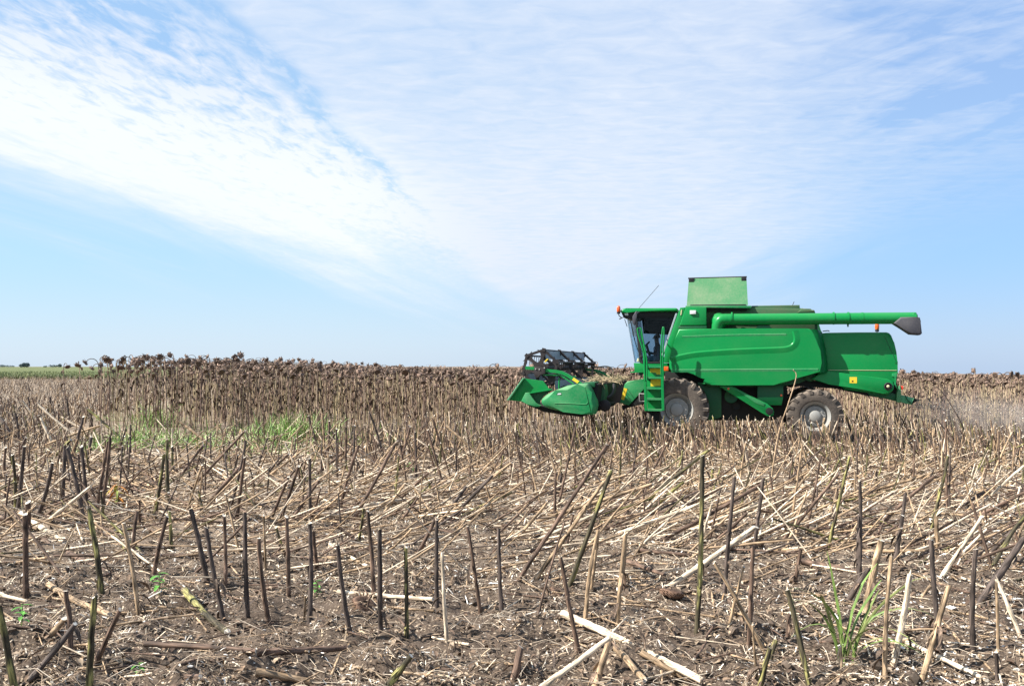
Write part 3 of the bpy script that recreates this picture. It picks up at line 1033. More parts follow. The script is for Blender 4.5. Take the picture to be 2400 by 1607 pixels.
# glass: side doors and the bowed windscreen
def sheet(name, quad3, mt, parent=combine, thick=.008):
    bm = bmesh.new()
    n = len(quad3)
    a_ = [bm.verts.new(q) for q in quad3]
    bm.faces.new(a_)
    bmesh.ops.solidify(bm, geom=bm.faces[:], thickness=thick)
    return finish(bm, name, mt, parent)


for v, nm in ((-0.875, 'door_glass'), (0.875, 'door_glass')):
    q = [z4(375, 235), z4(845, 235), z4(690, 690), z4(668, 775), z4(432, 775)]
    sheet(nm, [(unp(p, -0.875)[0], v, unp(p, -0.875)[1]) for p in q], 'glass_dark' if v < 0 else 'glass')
bm = bmesh.new()
rows = []
for (pa, bow) in ((z4(300, 215), .16), (z4(420, 778), .12)):
    pass
top_c, bot_c = unp(z4(246, 240), -0.3), unp(z4(345, 783), -0.3)
top_s, bot_s = unp(z4(362, 235), -0.86), unp(z4(428, 783), -0.86)
for i in range(13):
    f = i / 6 - 1
    k = 1 - abs(f) ** 2.4
    rows.append([bm.verts.new((top_s[0] + (top_c[0] - top_s[0]) * k, .86 * f, top_c[1] + .02)), bm.verts.new((bot_s[0] + (bot_c[0] - bot_s[0]) * k, .86 * f, bot_c[1] + .01))])
for r0, r1 in zip(rows, rows[1:]):
    bm.faces.new((r0[0], r0[1], r1[1], r1[0]))
bmesh.ops.solidify(bm, geom=bm.faces[:], thickness=.008)
finish(bm, 'windscreen', 'glass', combine, 60)
pipe('wiper', [P(z4(300, 260), -.35), P(z4(350, 500), -.35), P(z4(400, 650), -.5)], 0.012, 'black')
pipe('wiper', [P(z4(230, 250), -.9), P(z4(260, 340), -.8)], 0.010, 'black')
# inside: seat, console, steering column
prism('seat', [z4(580, 600), z4(600, 575), z4(660, 575), z4(668, 600), z4(672, 770), z4(585, 770)], -0.35, 0.15, 'seat', bev=0.05, seg=3)
prism('seat_cushion', [z4(500, 700), z4(640, 690), z4(650, 775), z4(500, 775)], -0.30, 0.20, 'seat', bev=0.05, seg=3)
bar('steering_column', z4(495, 560), z4(560, 770), -0.1, .07, .08, 'black')
su, sw = unp(z4(500, 560), -0.1)
V, Q, T, C = tube([(su + .17 * math.cos(a) * .5, -0.1 + .19 * math.sin(a), sw + .17 * math.cos(a) * .5) for a in np.linspace(0, 2 * math.pi, 25)], .016, 6)
link('steering_wheel', np_mesh('steering_wheel', V, Q, T), M['black'], combine)
prism('front_console', [z4(375, 770), z4(385, 730), z4(415, 720), z4(430, 745), z4(425, 775)], -0.75, -0.5, 'cream', bev=0.03)
prism('console_lamp', [z4(410, 700), z4(430, 690), z4(450, 705), z4(445, 725), z4(420, 728)], -0.95, -0.87, 'black', bev=0.02)
# mirror and its arm
mr = prism('mirror', [z4(326, 215), z4(362, 158), z4(380, 150), z4(380, 200), z4(370, 290), z4(350, 322), z4(325, 300)], -2.02, -1.94, 'boot', bev=0.02, seg=3)
pipe('mirror_arm', spline([P(z4(420, 170), -1.0), P(z4(400, 165), -1.5), P(z4(365, 200), -1.95)]), 0.018, 'black', mr)
# handrails
VH = -1.95
hr = pipe('handrail', spline([P(z4(500, 1000), VH), P(z4(505, 800), VH), P(z4(480, 620), VH), P(z4(455, 500), VH), P(z4(435, 380), VH), P(z4(415, 360), VH), P(z4(388, 368), VH), P(z4(400, 450), VH), P(z4(440, 580), VH), P(z4(470, 700), VH), P(z4(474, 850), VH), P(z4(478, 1000), VH)]), 0.021, 'green')
pipe('handrail', spline([P(z4(420, 400), VH + .03), P(z4(446, 520), VH + .03), P(z4(478, 660), VH + .03), P(z4(488, 800), VH + .03)]), 0.017, 'green')
pipe('handrail', spline([P(z4(706, 1000), VH), P(z4(700, 800), VH), P(z4(703, 600), VH), P(z4(712, 450), VH), P(z4(712, 370), VH), P(z4(703, 350), VH), P(z4(695, 375), VH), P(z4(682, 520), VH), P(z4(676, 700), VH), P(z4(680, 940), VH)]), 0.021, 'green')
# ladder
ld = bar('ladder', z4(468, 560), z4(492, 1372), -1.93, .075, .05, 'green')
bar('ladder_rail', z4(684, 700), z4(702, 1368), -1.93, .075, .05, 'green', ld)
for y in (832, 966, 1096, 1226, 1360):
    a_, b_ = P(z4(490, y), -1.93), P(z4(690, y - 4), -1.93)
    nm = 'step'
    acc = Acc()
    quadbox(acc, ((a_[0] + b_[0]) / 2, -1.82, a_[2]), ((b_[0] - a_[0]) / 2, 0, 0), (0, .13, 0), (0, 0, .028))
    bm = bmesh.new()
    bm.from_mesh(acc.mesh(nm))
    finish(bm, nm, 'green_dusty', ld)
prism('ladder_back', [z4(500, 830), z4(690, 830), z4(695, 1360), z4(510, 1365)], -1.715, -1.69, 'green', ld, bev=0.004)
prism('warning_sticker', [z4(535, 855), z4(600, 850), z4(668, 855), z4(668, 925), z4(622, 925), z4(615, 905), z4(545, 900)], -1.722, -1.70, 'yellow', ld, bev=0)
prism('warning_sticker', [z4(550, 985), z4(670, 980), z4(670, 1066), z4(548, 1070)], -1.722, -1.70, 'yellow', ld, bev=0)
prism('ladder_foot', [z4(525, 1375), z4(660, 1375), z4(650, 1490), z4(535, 1490)], -1.76, -1.72, 'dark', ld, bev=0.006)

# --- feeder house
fh = prism('feeder_house', [z4(170, 1275), z4(230, 1045), z4(262, 1012), z4(380, 992), z4(480, 984), z4(640, 965), z4(640, 1050), z4(480, 1068), z4(290, 1312)], -0.78, 0.78, 'green_dusty', bev=0.03)
prism('feeder_underside', [z4(290, 1312), z4(480, 1070), z4(640, 1060), z4(560, 1250), z4(475, 1265), z4(300, 1330)], -0.76, 0.76, 'dark', fh, bev=0.01)
prism('warning_sticker', [z4(222, 1090), z4(262, 1102), z4(222, 1240), z4(186, 1228)], -0.785, -0.76, 'yellow', fh, bev=0)
pipe('feeder_handle', [P(z4(480, 1165), -1.0), P(z4(410, 1160), -1.0), P(z4(410, 1255), -1.0), P(z4(480, 1255), -1.0)], 0.014, 'steel', fh)
pipe('lift_cylinder', [P(z4(200, 1330), -.6), P(z4(470, 1260), -.6)], 0.055, 'black', fh)

# --- sunflower header: one part of the machine, its pieces below it
VN = -3.72
hdr = prism('header', [z3(790, 900), z3(1000, 800), z3(1240, 740), z3(1500, 720), z3(1560, 740), z3(1500, 1150), z3(1300, 1190), z3(1000, 1165), z3(740, 1100)], -3.42, 3.45, 'dark', bev=0.02)
tv = unp(z3(1400, 712), -3.45)
box('top_beam', tv[0] - .12, tv[0] + .18, -3.5, 3.5, tv[1] - .12, tv[1] + .01, 'green_dark', hdr, 0.02)
sh = prism('side_shield', [z3(650, 1000), z3(662, 968), z3(735, 902), z3(880, 828), z3(1050, 764), z3(1230, 731), z3(1372, 724), z3(1395, 740), z3(1452, 862), z3(1506, 1000), z3(1518, 1080), z3(1490, 1200), z3(1470, 1222), z3(1300, 1207), z3(1000, 1172), z3(770, 1122), z3(695, 1086), z3(658, 1040)], VN - .12, -3.36, 'green_dusty', hdr, bev=0.11, seg=5)
q = spline([P(z3(p[0], p[1]), VN - .12) for p in ((870, 1034), (1100, 1040), (1320, 1050), (1375, 1042), (1388, 1018))])
V, Q, T, C = tube(q, 0.014, 6)
link('shield_ridge', np_mesh('shield_ridge', V, Q, T), M['green_dusty'], hdr)
prism('shield_vent', [z3(890, 890), z3(920, 862), z3(962, 858), z3(982, 880), z3(978, 910), z3(905, 912)], VN - .124, VN - .06, 'green_dark', hdr, bev=0.01)
prism('vent_label', [z3(912, 892), z3(930, 878), z3(968, 876), z3(972, 896), z3(912, 902)], VN - .127, VN - .1, 'lamp', hdr, bev=0)
prism('end_plate', [z3(125, 985), z3(370, 642), z3(400, 648), z3(690, 684), z3(772, 800), z3(820, 830), z3(560, 960), z3(345, 1008)], -3.60, -3.54, 'green', hdr, bev=0.006)
prism('end_plate_flange', [z3(118, 985), z3(366, 640), z3(384, 644), z3(145, 990)], -3.72, -3.55, 'chute', hdr, bev=0.006)
prism('divider_nose', [z3(340, 1006), z3(408, 870), z3(468, 868), z3(510, 940), z3(565, 1030), z3(650, 1070), z3(630, 1092), z3(545, 1092), z3(430, 1048)], -3.76, -3.62, 'green_dusty', hdr, bev=0.02)
prism('divider_wall', [z3(466, 872), z3(812, 812), z3(830, 830), z3(700, 925), z3(645, 1000), z3(640, 1070), z3(560, 1030), z3(510, 930)], -3.615, -3.605, 'green_dark', hdr, bev=0)
prism('divider_rail', [z3(440, 875), z3(812, 806), z3(828, 828), z3(700, 850), z3(466, 888)], -3.76, -3.6, 'green', hdr, bev=0.006)
prism('skid', [z3(430, 1060), z3(640, 1085), z3(780, 1125), z3(1000, 1175), z3(1280, 1210), z3(1290, 1250), z3(1000, 1215), z3(700, 1170)], -3.5, 3.5, 'dark', hdr, bev=0.01)
# the far end of the header
prism('end_plate', [z3(125, 985), z3(370, 642), z3(690, 684), z3(772, 800), z3(820, 830), z3(560, 960), z3(345, 1008)], 3.55, 3.61, 'green', hdr, bev=0.006, pv=-3.6)
prism('side_shield', [z3(650, 1000), z3(880, 828), z3(1230, 731), z3(1395, 740), z3(1518, 1080), z3(1470, 1222), z3(1000, 1172), z3(695, 1086)], 3.42, 3.80, 'green_dusty', hdr, bev=0.03, pv=-3.84)
# cross auger in the trough and knife bar with guards
cu, cw = unp(z3(1080, 960), -3.4)
acc = Acc()
V, Q, T, C = tube([(cu - .1, -3.3, cw + .05), (cu - .1, 3.3, cw + .05)], .17, 14)
acc.add(V, Q, T)
for s_ in (-1, 1):
    a = np.linspace(0, 2 * math.pi * 7, 140)
    vv = s_ * (3.2 - a / a[-1] * 2.5)
    inner = np.stack([cu - .1 + .16 * np.cos(a), vv, cw + .05 + .16 * np.sin(a)], -1)
    outer = np.stack([cu - .1 + .30 * np.cos(a), vv, cw + .05 + .30 * np.sin(a)], -1)
    V = np.concatenate([inner, outer, outer + np.array([0, .012, 0]), inner + np.array([0, .012, 0])])
    n = len(a)
    i = np.arange(n - 1)
    acc.add(V, np.concatenate([np.stack([i, i + 1, n + i + 1, n + i], -1), np.stack([n + i, n + i + 1, 2 * n + i + 1, 2 * n + i], -1), np.stack([2 * n + i, 2 * n + i + 1, 3 * n + i + 1, 3 * n + i], -1)]))
link('cross_auger', acc.mesh('cross_auger'), M['green_dark'], hdr)
# reel
hu, hw = unp(z3(640, 480), -3.4)
RR = 0.50
ph = [R(18 + 60 * k) for k in range(6)]


def spider(v, th):
    acc = Acc()
    for k in range(6):
        a0, a1 = ph[k], ph[(k + 1) % 6]
        p0 = np.array((hu + RR * math.cos(a0), v, hw + RR * math.sin(a0)))
        p1 = np.array((hu + RR * math.cos(a1), v, hw + RR * math.sin(a1)))
        d = (p1 - p0) / np.linalg.norm(p1 - p0)
        nrm = np.array((-d[2], 0, d[0]))
        quadbox(acc, (p0 + p1) / 2, d * np.linalg.norm(p1 - p0) / 2, (0, th, 0), nrm * .034)
        # tapered spoke with a flare at the rim, leaving rounded openings
        r_ = np.array((math.cos(a0), 0, math.sin(a0)))
        t_ = np.array((-math.sin(a0), 0, math.cos(a0)))
        c0 = np.array((hu, v, hw))
        prof = [(.08, .09), (.17, .06), (.26, .042), (.35, .05), (.41, .085), (.45, .135), (.475, .19)]
        V = []
        for rr_, hw_ in prof:
            for sv in (-1, 1):
                for st_ in (-1, 1):
                    V.append(c0 + r_ * rr_ + t_ * hw_ * st_ + np.array((0, sv * th * .8, 0)))
        Q = []
        for i in range(len(prof) - 1):
            b_ = i * 4
            Q += [(b_, b_ + 1, b_ + 5, b_ + 4), (b_ + 2, b_ + 6, b_ + 7, b_ + 3), (b_, b_ + 4, b_ + 6, b_ + 2), (b_ + 1, b_ + 3, b_ + 7, b_ + 5)]
        acc.add(V, Q)
        # pivot lug at the corner
        quadbox(acc, p0, r_ * .05, (0, th * 1.6, 0), t_ * .045)
    a = np.arange(20) * 2 * math.pi / 20
    for sv in (-1, 1):
        ring = np.stack([hu + .165 * np.cos(a), np.full(20, v + sv * th * 1.1), hw + .165 * np.sin(a)], -1)
        V = np.concatenate([ring, [[hu, v + sv * th * 1.1, hw]]])
        acc.add(V, None, [(k, (k + 1) % 20, 20) for k in range(20)])
    bm = bmesh.new()
    bm.from_mesh(acc.mesh('reel_spider'))
    return finish(bm, 'reel_spider', 'black_reel', hdr)


for v in (-3.40, -1.15, 1.15, 3.40):
    spider(v, .022)
pipe('reel_shaft', [(hu, -3.5, hw), (hu, 3.5, hw)], .075, 'black_reel', hdr, 14)
for k in range(6):
    cu, cw = hu + RR * math.cos(ph[k]), hw + RR * math.sin(ph[k])
    acc = Acc()
    V, Q, T, C = tube([(cu, -3.4, cw), (cu, 3.4, cw)], .026, 8)
    acc.add(V, Q, T)
    for v in np.arange(-3.25, 3.3, .30):
        V, Q, T, C = tube([(cu, v, cw), (cu - .02, v, cw - .05), (cu - .035, v, cw - .24)], [.012, .010, .006], 5)
        acc.add(V, Q, T)
    link('tine_bar', acc.mesh('tine_bar'), M['black_reel'], hdr)
    if k % 2 == 0:
        continue
    acc = Acc()
    quadbox(acc, (cu + .03, 0, cw - .13), (.006, 0, .0), (0, 3.32, 0), (-.012, 0, .115))
    for v in np.linspace(-3.1, 3.1, 9):
        quadbox(acc, (cu + .022, v, cw - .12), (.012, 0, 0), (0, .018, 0), (-.012, 0, .12))
    bm = bmesh.new()
    bm.from_mesh(acc.mesh('reel_bat'))
    finish(bm, 'reel_bat', 'grey', hdr)
# reel arms
def arm_bar(pts, v, th, dep, mt, name):
    p = np.array([P(z3(*q), v) if v < 0 else (unp(z3(*q), -3.45)[0], v, unp(z3(*q), -3.45)[1]) for q in pts])
    acc = Acc()
    V = []
    for i in range(len(p)):
        t_ = p[min(i + 1, len(p) - 1)] - p[max(i - 1, 0)]
        t_ /= np.linalg.norm(t_)
        nrm = np.array((-t_[2], 0, t_[0]))
        for sv, sn in ((-1, -1), (1, -1), (1, 1), (-1, 1)):
            V.append(p[i] + nrm * th / 2 * sn + np.array((0, dep / 2 * sv, 0)))
    Q = [(i * 4 + k, i * 4 + (k + 1) % 4, (i + 1) * 4 + (k + 1) % 4, (i + 1) * 4 + k) for i in range(len(p) - 1) for k in range(4)]
    Q += [(0, 3, 2, 1), tuple((len(p) - 1) * 4 + k for k in range(4))]
    acc.add(V, Q)
    bm = bmesh.new()
    bm.from_mesh(acc.mesh(name))
    return finish(bm, name, mt, hdr, 25)


for v in (-3.52, 3.52):
    arm_bar([(415, 480), (550, 487), (720, 520), (880, 535), (985, 555), (1075, 600), (1170, 660), (1300, 745)], v, .088, .07, 'green' if v < 0 else 'green_dusty', 'reel_arm')
    arm_bar([(690, 590), (960, 592), (1170, 735)], v + .02, .04, .05, 'green', 'reel_strut')
prism('pivot_plate', [z3(550, 462), z3(722, 476), z3(716, 578), z3(640, 582), z3(612, 640), z3(560, 630), z3(540, 560)], -3.60, -3.50, 'black_reel', hdr, bev=0.01)
for p in ((572, 497), (629, 503), (708, 480)):
    cu, cw = unp(z3(*p), -3.61)
    lathe('bolt', [(.018, 0), (.018, -.02), (.001, -.02)], -3.60, cu, cw, 'steel', hdr, 8)
prism('warning_sticker', [z3(1168, 632), z3(1255, 688), z3(1225, 724), z3(1142, 668)], -3.562, -3.54, 'yellow', hdr, bev=0)
prism('handle', [z3(705, 385), z3(752, 335), z3(770, 345), z3(722, 398)], -3.5, -3.46, 'yellow', hdr, bev=0.008)
pipe('reel_ram', [P(z3(940, 640), -3.45), P(z3(938, 800), -3.45)], .022, 'green', hdr)
pipe('hydraulic_hose', [(q[0], 3.4 - .6 * i / 5, q[2]) for i, q in enumerate([P(z3(1440, 460), -.2), P(z3(1560, 470), -.2), P(z3(1640, 458), -.2), P(z3(1710, 462), -.2), P(z3(1765, 490), -.2), P(z3(1790, 560), -.2)])] if False else [P(z3(1450, 462), 2.0), P(z3(1560, 468), 2.0), P(z3(1640, 458), 2.0), P(z3(1710, 462), 1.6), P(z3(1765, 490), 1.3), P(z3(1792, 560), 1.0)], .022, 'dark', hdr, 8, True)
pipe('hydraulic_hose', [P(z3(1525, 770), -2.2), P(z3(1545, 860), -2.2), P(z3(1600, 925), -2.2), P(z3(1680, 945), -2.0), P(z3(1760, 910), -1.8), P(z3(1795, 830), -1.5), P(z3(1800, 740), -1.2)], .045, 'black', hdr, 10, True)
prism('gearbox', [z3(1480, 760), z3(1640, 740), z3(1660, 900), z3(1600, 1130), z3(1500, 1100)], -2.6, -1.9, 'green_dark', hdr, bev=0.03)
pipe('drive_shaft', [P(z3(1540, 1070), -2.9), P(z3(1700, 1060), -2.0), P(z3(1790, 1040), -1.0)], .06, 'dark', hdr, 12)
lathe('drive_guard', [(.16, 0), (.16, -.08), (.12, -.10), (.001, -.10)], -2.7, unp(z3(1660, 1070), -2.7)[0], unp(z3(1660, 1070), -2.7)[1], 'black', hdr, 24)
# crop lying on top of the header
acc = Acc()
for k in range(420):
    v = rng.uniform(-3.3, 3.3)
    u0 = unp(z3(1420 + rng.uniform(-130, 430), 705), -3.4)[0] if rng.random() < .5 else tv[0] + rng.uniform(-.15, .3)
    L = rng.uniform(.06, .35)
    d = rng.normal(0, 1, 3) * np.array((1, 1, .35))
    d /= np.linalg.norm(d)
    p0 = np.array((min(u0, tv[0] + .35), v, tv[1] + rng.uniform(.0, .09)))
    V, Q, T, C = tube([p0, p0 + d * L], rng.uniform(.004, .012), 4, np.array((.36, .28, .17)) * rng.uniform(.4, 1.3))
    acc.add(V, Q, T, C)
tr_ = link('crop_trash', acc.mesh('crop_trash'), M['litter'], hdr)
tag(tr_, kind='stuff')

# --- the driver, seen through the tinted cab glass
def build_driver():
    su, sw = unp(z4(640, 640), -0.1)
    root = empty('person', (*to_world(su, -0.1), 0.0), -HEAD)
    tag(root, 'driver in dark clothing sitting at the wheel inside the harvester cab', 'person')
    base = sw - .33
    pts = {'pel': (0.02, 0, base), 'sp': (0.03, 0, base + .22), 'ch': (0.0, 0, base + .42), 'nk': (-.03, 0, base + .56), 'hd': (-.05, 0, base + .66), 'top': (-.05, 0, base + .80)}
    ed = [('pel', 'sp'), ('sp', 'ch'), ('ch', 'nk'), ('nk', 'hd'), ('hd', 'top')]
    rad = {'pel': (.15, .17), 'sp': (.13, .15), 'ch': (.14, .19), 'nk': (.06, .06), 'hd': (.095, .08), 'top': (.07, .06)}
    for s_ in (-1, 1):
        t = 'l' if s_ < 0 else 'r'
        pts.update({'sh' + t: (0, .19 * s_, base + .49), 'el' + t: (-.10, .25 * s_, base + .24), 'wr' + t: (-.32, .16 * s_, base + .30), 'ha' + t: (-.41, .15 * s_, base + .33),
                    'hp' + t: (-.02, .10 * s_, base - .02), 'kn' + t: (-.42, .13 * s_, base + .05), 'an' + t: (-.46, .13 * s_, base - .34), 'to' + t: (-.60, .13 * s_, base - .38)})
        ed += [('ch', 'sh' + t), ('sh' + t, 'el' + t), ('el' + t, 'wr' + t), ('wr' + t, 'ha' + t), ('pel', 'hp' + t), ('hp' + t, 'kn' + t), ('kn' + t, 'an' + t), ('an' + t, 'to' + t)]
        rad.update({'sh' + t: (.065, .065), 'el' + t: (.048, .048), 'wr' + t: (.032, .032), 'ha' + t: (.038, .022), 'hp' + t: (.095, .095), 'kn' + t: (.065, .065), 'an' + t: (.045, .045), 'to' + t: (.04, .05)})
    names = list(pts)
    me = bpy.data.meshes.new('body')
    me.from_pydata([pts[n] for n in names], [(names.index(a), names.index(b)) for a, b in ed], [])
    m, g, b = mat('dark_clothing', 0.9, 0.2)
    sepn = g.n('ShaderNodeSeparateXYZ')
    g.link(obj_co(g), sepn.inputs[0])
    skin = g.ss(sepn.outputs[2], base + .565, base + .575)
    g.link(g.mix(skin, (0.03, 0.035, 0.05, 1), (0.36, 0.20, 0.13, 1)), b.inputs['Base Color'])
    o = link('body', me, m, root)
    md = o.modifiers.new('skin', 'SKIN')
    for i, n in enumerate(names):
        sv = me.skin_vertices[0].data[i]
        sv.radius = rad[n]
        sv.use_root = n == 'pel'
    md.use_smooth_shade = True
    sd = o.modifiers.new('sub', 'SUBSURF')
    sd.levels = sd.render_levels = 2
    # hair cap and facial features
    hc = np.array((-.05, 0, base + .745))
    acc = Acc()
    a = np.arange(14) * 2 * math.pi / 14
    prof = [(0.0, .105), (.055, .09), (.085, .055), (.094, .01), (.09, -.03)]
    V = np.concatenate([np.stack([hc[0] + .012 + r * np.cos(a) * 1.08, r * np.sin(a) * .92, hc[2] + h + .012 * np.cos(a)], -1) for r, h in prof])
    acc.add(V, [(i * 14 + k, i * 14 + (k + 1) % 14, (i + 1) * 14 + (k + 1) % 14, (i + 1) * 14 + k) for i in range(4) for k in range(14)])
    mh, gh, bh = mat('dark_hair', 0.7, 0.3)
    bh.inputs['Base Color'].default_value = (0.02, 0.016, 0.013, 1)
    link('hair', acc.mesh('hair'), mh, root)
    # fingers closed on the wheel
    mk, gk, bk_ = mat('skin', 0.6, 0.3)
    bk_.inputs['Base Color'].default_value = (0.36, 0.20, 0.13, 1)
    for s_ in (-1, 1):
        acc = Acc()
        h0 = np.array((-.42, .15 * s_, base + .335))
        for i in range(4):
            oy = (-.03 + .02 * i)
            L = (.07, .078, .075, .06)[i]
            V, Q, T, C = tube([h0 + (0, oy, .01), h0 + (-L * .5, oy, .025), h0 + (-L * .8, oy, 0), h0 + (-L * .55, oy, -.03)], [.010, .009, .008, .006], 6)
            acc.add(V, Q, T)
        V, Q, T, C = tube([h0 + (.02, -.03 * s_, 0), h0 + (-.02, -.05 * s_, -.01), h0 + (-.05, -.045 * s_, -.02)], [.012, .010, .007], 6)
        acc.add(V, Q, T)
        link('hand', acc.mesh('hand'), mk, root)
    # nose and ears
    acc = Acc()
    V, Q, T, C = tube([(-.135, 0, base + .75), (-.165, 0, base + .71), (-.14, 0, base + .70)], [.008, .015, .012], 6)
    acc.add(V, Q, T)
    link('nose', acc.mesh('nose'), mk, root)


build_driver()

# ------------------------------------------------------------------ plant pieces
TONE = {'dark': (0.074, 0.055, 0.045), 'brown': (0.125, 0.080, 0.056), 'tan': (0.33, 0.228, 0.138), 'pale': (0.56, 0.45, 0.325), 'yg': (0.25, 0.225, 0.080)}
PITH = (0.62, 0.55, 0.45)


def stalk_piece(L, r, tone, sides=8, segs=9, bend=0.03, rs=None, root=True, rags=0):
    """a cut stalk growing up its own z axis: swollen nodes, mottled bark, pale pith at the cut"""
    rs = rs or rng
    t = np.linspace(0, 1, segs + 1)
    z = t * L
    bx, by = rs.normal(0, bend * L, 2)
    px = bx * (t ** 2 - t) * 2 + rs.normal(0, r * .07, segs + 1)
    py = by * (t ** 2 - t) * 2 + rs.normal(0, r * .07, segs + 1)
    rad = r * (1.08 - 0.25 * t) * (1 + rs.normal(0, .045, segs + 1))
    if root:
        rad[0] *= 1.15
    c = np.array(TONE[tone])[None] * (1 + rs.normal(0, .22, (segs + 1, 1)))
    if tone == 'yg':
        c[0] = (0.10, 0.075, 0.05)
    elif tone in ('tan', 'brown'):
        d = rs.random(segs + 1) < .25
        c[d] *= 0.55
    c = np.clip(c, .01, .85)
    V, Q, T, C = tube(np.stack([px, py, z], -1), rad, sides, c, True, PITH, slant=rs.uniform(-.9, .9))
    nb = (segs + 1) * sides
    zz_, aa_ = np.repeat(z, sides), np.tile(np.arange(sides), segs + 1)
    o1, o2 = rs.uniform(0, 99, 2)
    if tone == 'yg':
        k_ = vnoise(zz_ * 9 / max(L, .3) + o1, aa_ * 2.0 / sides * 2 + o2) + .5 * vnoise(zz_ * 25 + o2, aa_ * 1.3 + o1)
        C = C.copy()
        C[:nb][k_ > -.14] = np.array((0.055, 0.045, 0.026))
    C = C.copy()
    C[:nb] *= (1 + .5 * vnoise(zz_ * 6 + o1, aa_ * .9 + o2)[:, None])
    a = Acc()
    a.add(V, Q, T, np.clip(C, .008, .85))
    # splinters standing round the cut
    for _ in range(int(rs.integers(0, 5))):
        an = rs.uniform(0, 6.28)
        d = np.array((math.cos(an), math.sin(an), 0))
        sd = np.array((-d[1], d[0], 0)) * r * rs.uniform(.2, .45)
        b0 = np.array((px[-1], py[-1], L)) + d * r * .72
        a.add([b0 - sd, b0 + sd, b0 + d * r * rs.uniform(-.2, .4) + np.array((0, 0, r * rs.uniform(.6, 2.6)))], None, [(0, 1, 2)], np.array(TONE['pale']) * rs.uniform(.6, 1.2))
    for _ in range(rags):
        zz = rs.uniform(.02, .75) ** 1.4 * L
        an = rs.uniform(0, 6.28)
        d = np.array((math.cos(an), math.sin(an), rs.uniform(-.2, .8)))
        leaf_piece(a, (d[0] * r * .8, d[1] * r * .8, zz), d, rs.uniform(.05, .20), rs.uniform(.006, .022), np.array((.115, .078, .054)) * rs.uniform(.45, 1.7), rs.uniform(1.5, 4.0), rs, 4, rs.uniform(.3, 1.1))
    # a few strips of torn bark and fibres
    for _ in range(int(rs.integers(0, 4))):
        zz = rs.uniform(.15, 1.0) * L
        an = rs.uniform(0, 6.28)
        d = np.array((math.cos(an), math.sin(an), 0))
        w = rs.uniform(.3, .7) * r
        s = np.array((-d[1], d[0], 0)) * w
        p0 = np.array((0, 0, zz)) + d * r * .85
        p1 = p0 + d * rs.uniform(.2, 1.2) * r + np.array((0, 0, -rs.uniform(.02, .09)))
        p2 = p1 + d * rs.uniform(-.3, .8) * r + np.array((0, 0, -rs.uniform(.02, .08)))
        a.add([p0 - s, p0 + s, p1 + s * .8, p1 - s * .8, p2], [(0, 1, 2, 3)], [(3, 2, 4)], np.array(TONE[tone]) * rs.uniform(.7, 1.5))
    return a


def frame_from(d, spin=0.0):
    """rotation taking z to the direction d"""
    d = np.asarray(d, float)
    d = d / np.linalg.norm(d)
    r = np.array((0, 1.0, 0)) if abs(d[1]) < .9 else np.array((1.0, 0, 0))
    x = np.cross(r, d)
    x /= np.linalg.norm(x)
    y = np.cross(d, x)
    c, s = math.cos(spin), math.sin(spin)
    return np.stack([c * x + s * y, -s * x + c * y, d], -1)


def place(o, Mx, pos, sc_=1.0):
    m4 = Matrix.Identity(4)
    for i in range(3):
        for j in range(3):
            m4[i][j] = float(Mx[i][j]) * sc_
        m4[i][3] = float(pos[i])
    o.matrix_world = m4
    return o


def leaf_piece(a, p, d, L, W, col, droop=0.6, rs=None, segs=4, curl=0.4):
    """a leaf blade: curved, folded along its midrib"""
    rs = rs or rng
    p, d = np.asarray(p, float), np.asarray(d, float)
    d = d / np.linalg.norm(d)
    s = np.cross(d, (0, 0, 1.0))
    s /= np.linalg.norm(s) + 1e-9
    V, C = [], []
    q, dd = p.copy(), d.copy()
    for i in range(segs + 1):
        f = i / segs
        w = W * math.sin(math.pi * min(1, f * .9 + .08)) ** .7 * (1 - .15 * rs.random())
        up = np.cross(s, dd)
        V += [q - s * w + up * curl * w, q, q + s * w + up * curl * w * rs.uniform(.4, 1.4)]
        C += [np.array(col) * rs.uniform(.75, 1.25)] * 3
        dd = dd + np.array((0, 0, -droop / segs)) + rs.normal(0, .07, 3)
        dd /= np.linalg.norm(dd)
        q = q + dd * L / segs
    Q = []
    for i in range(segs):
        b = i * 3
        Q += [(b, b + 1, b + 4, b + 3), (b + 1, b + 2, b + 5, b + 4)]
    a.add(V, Q, None, np.array(C))


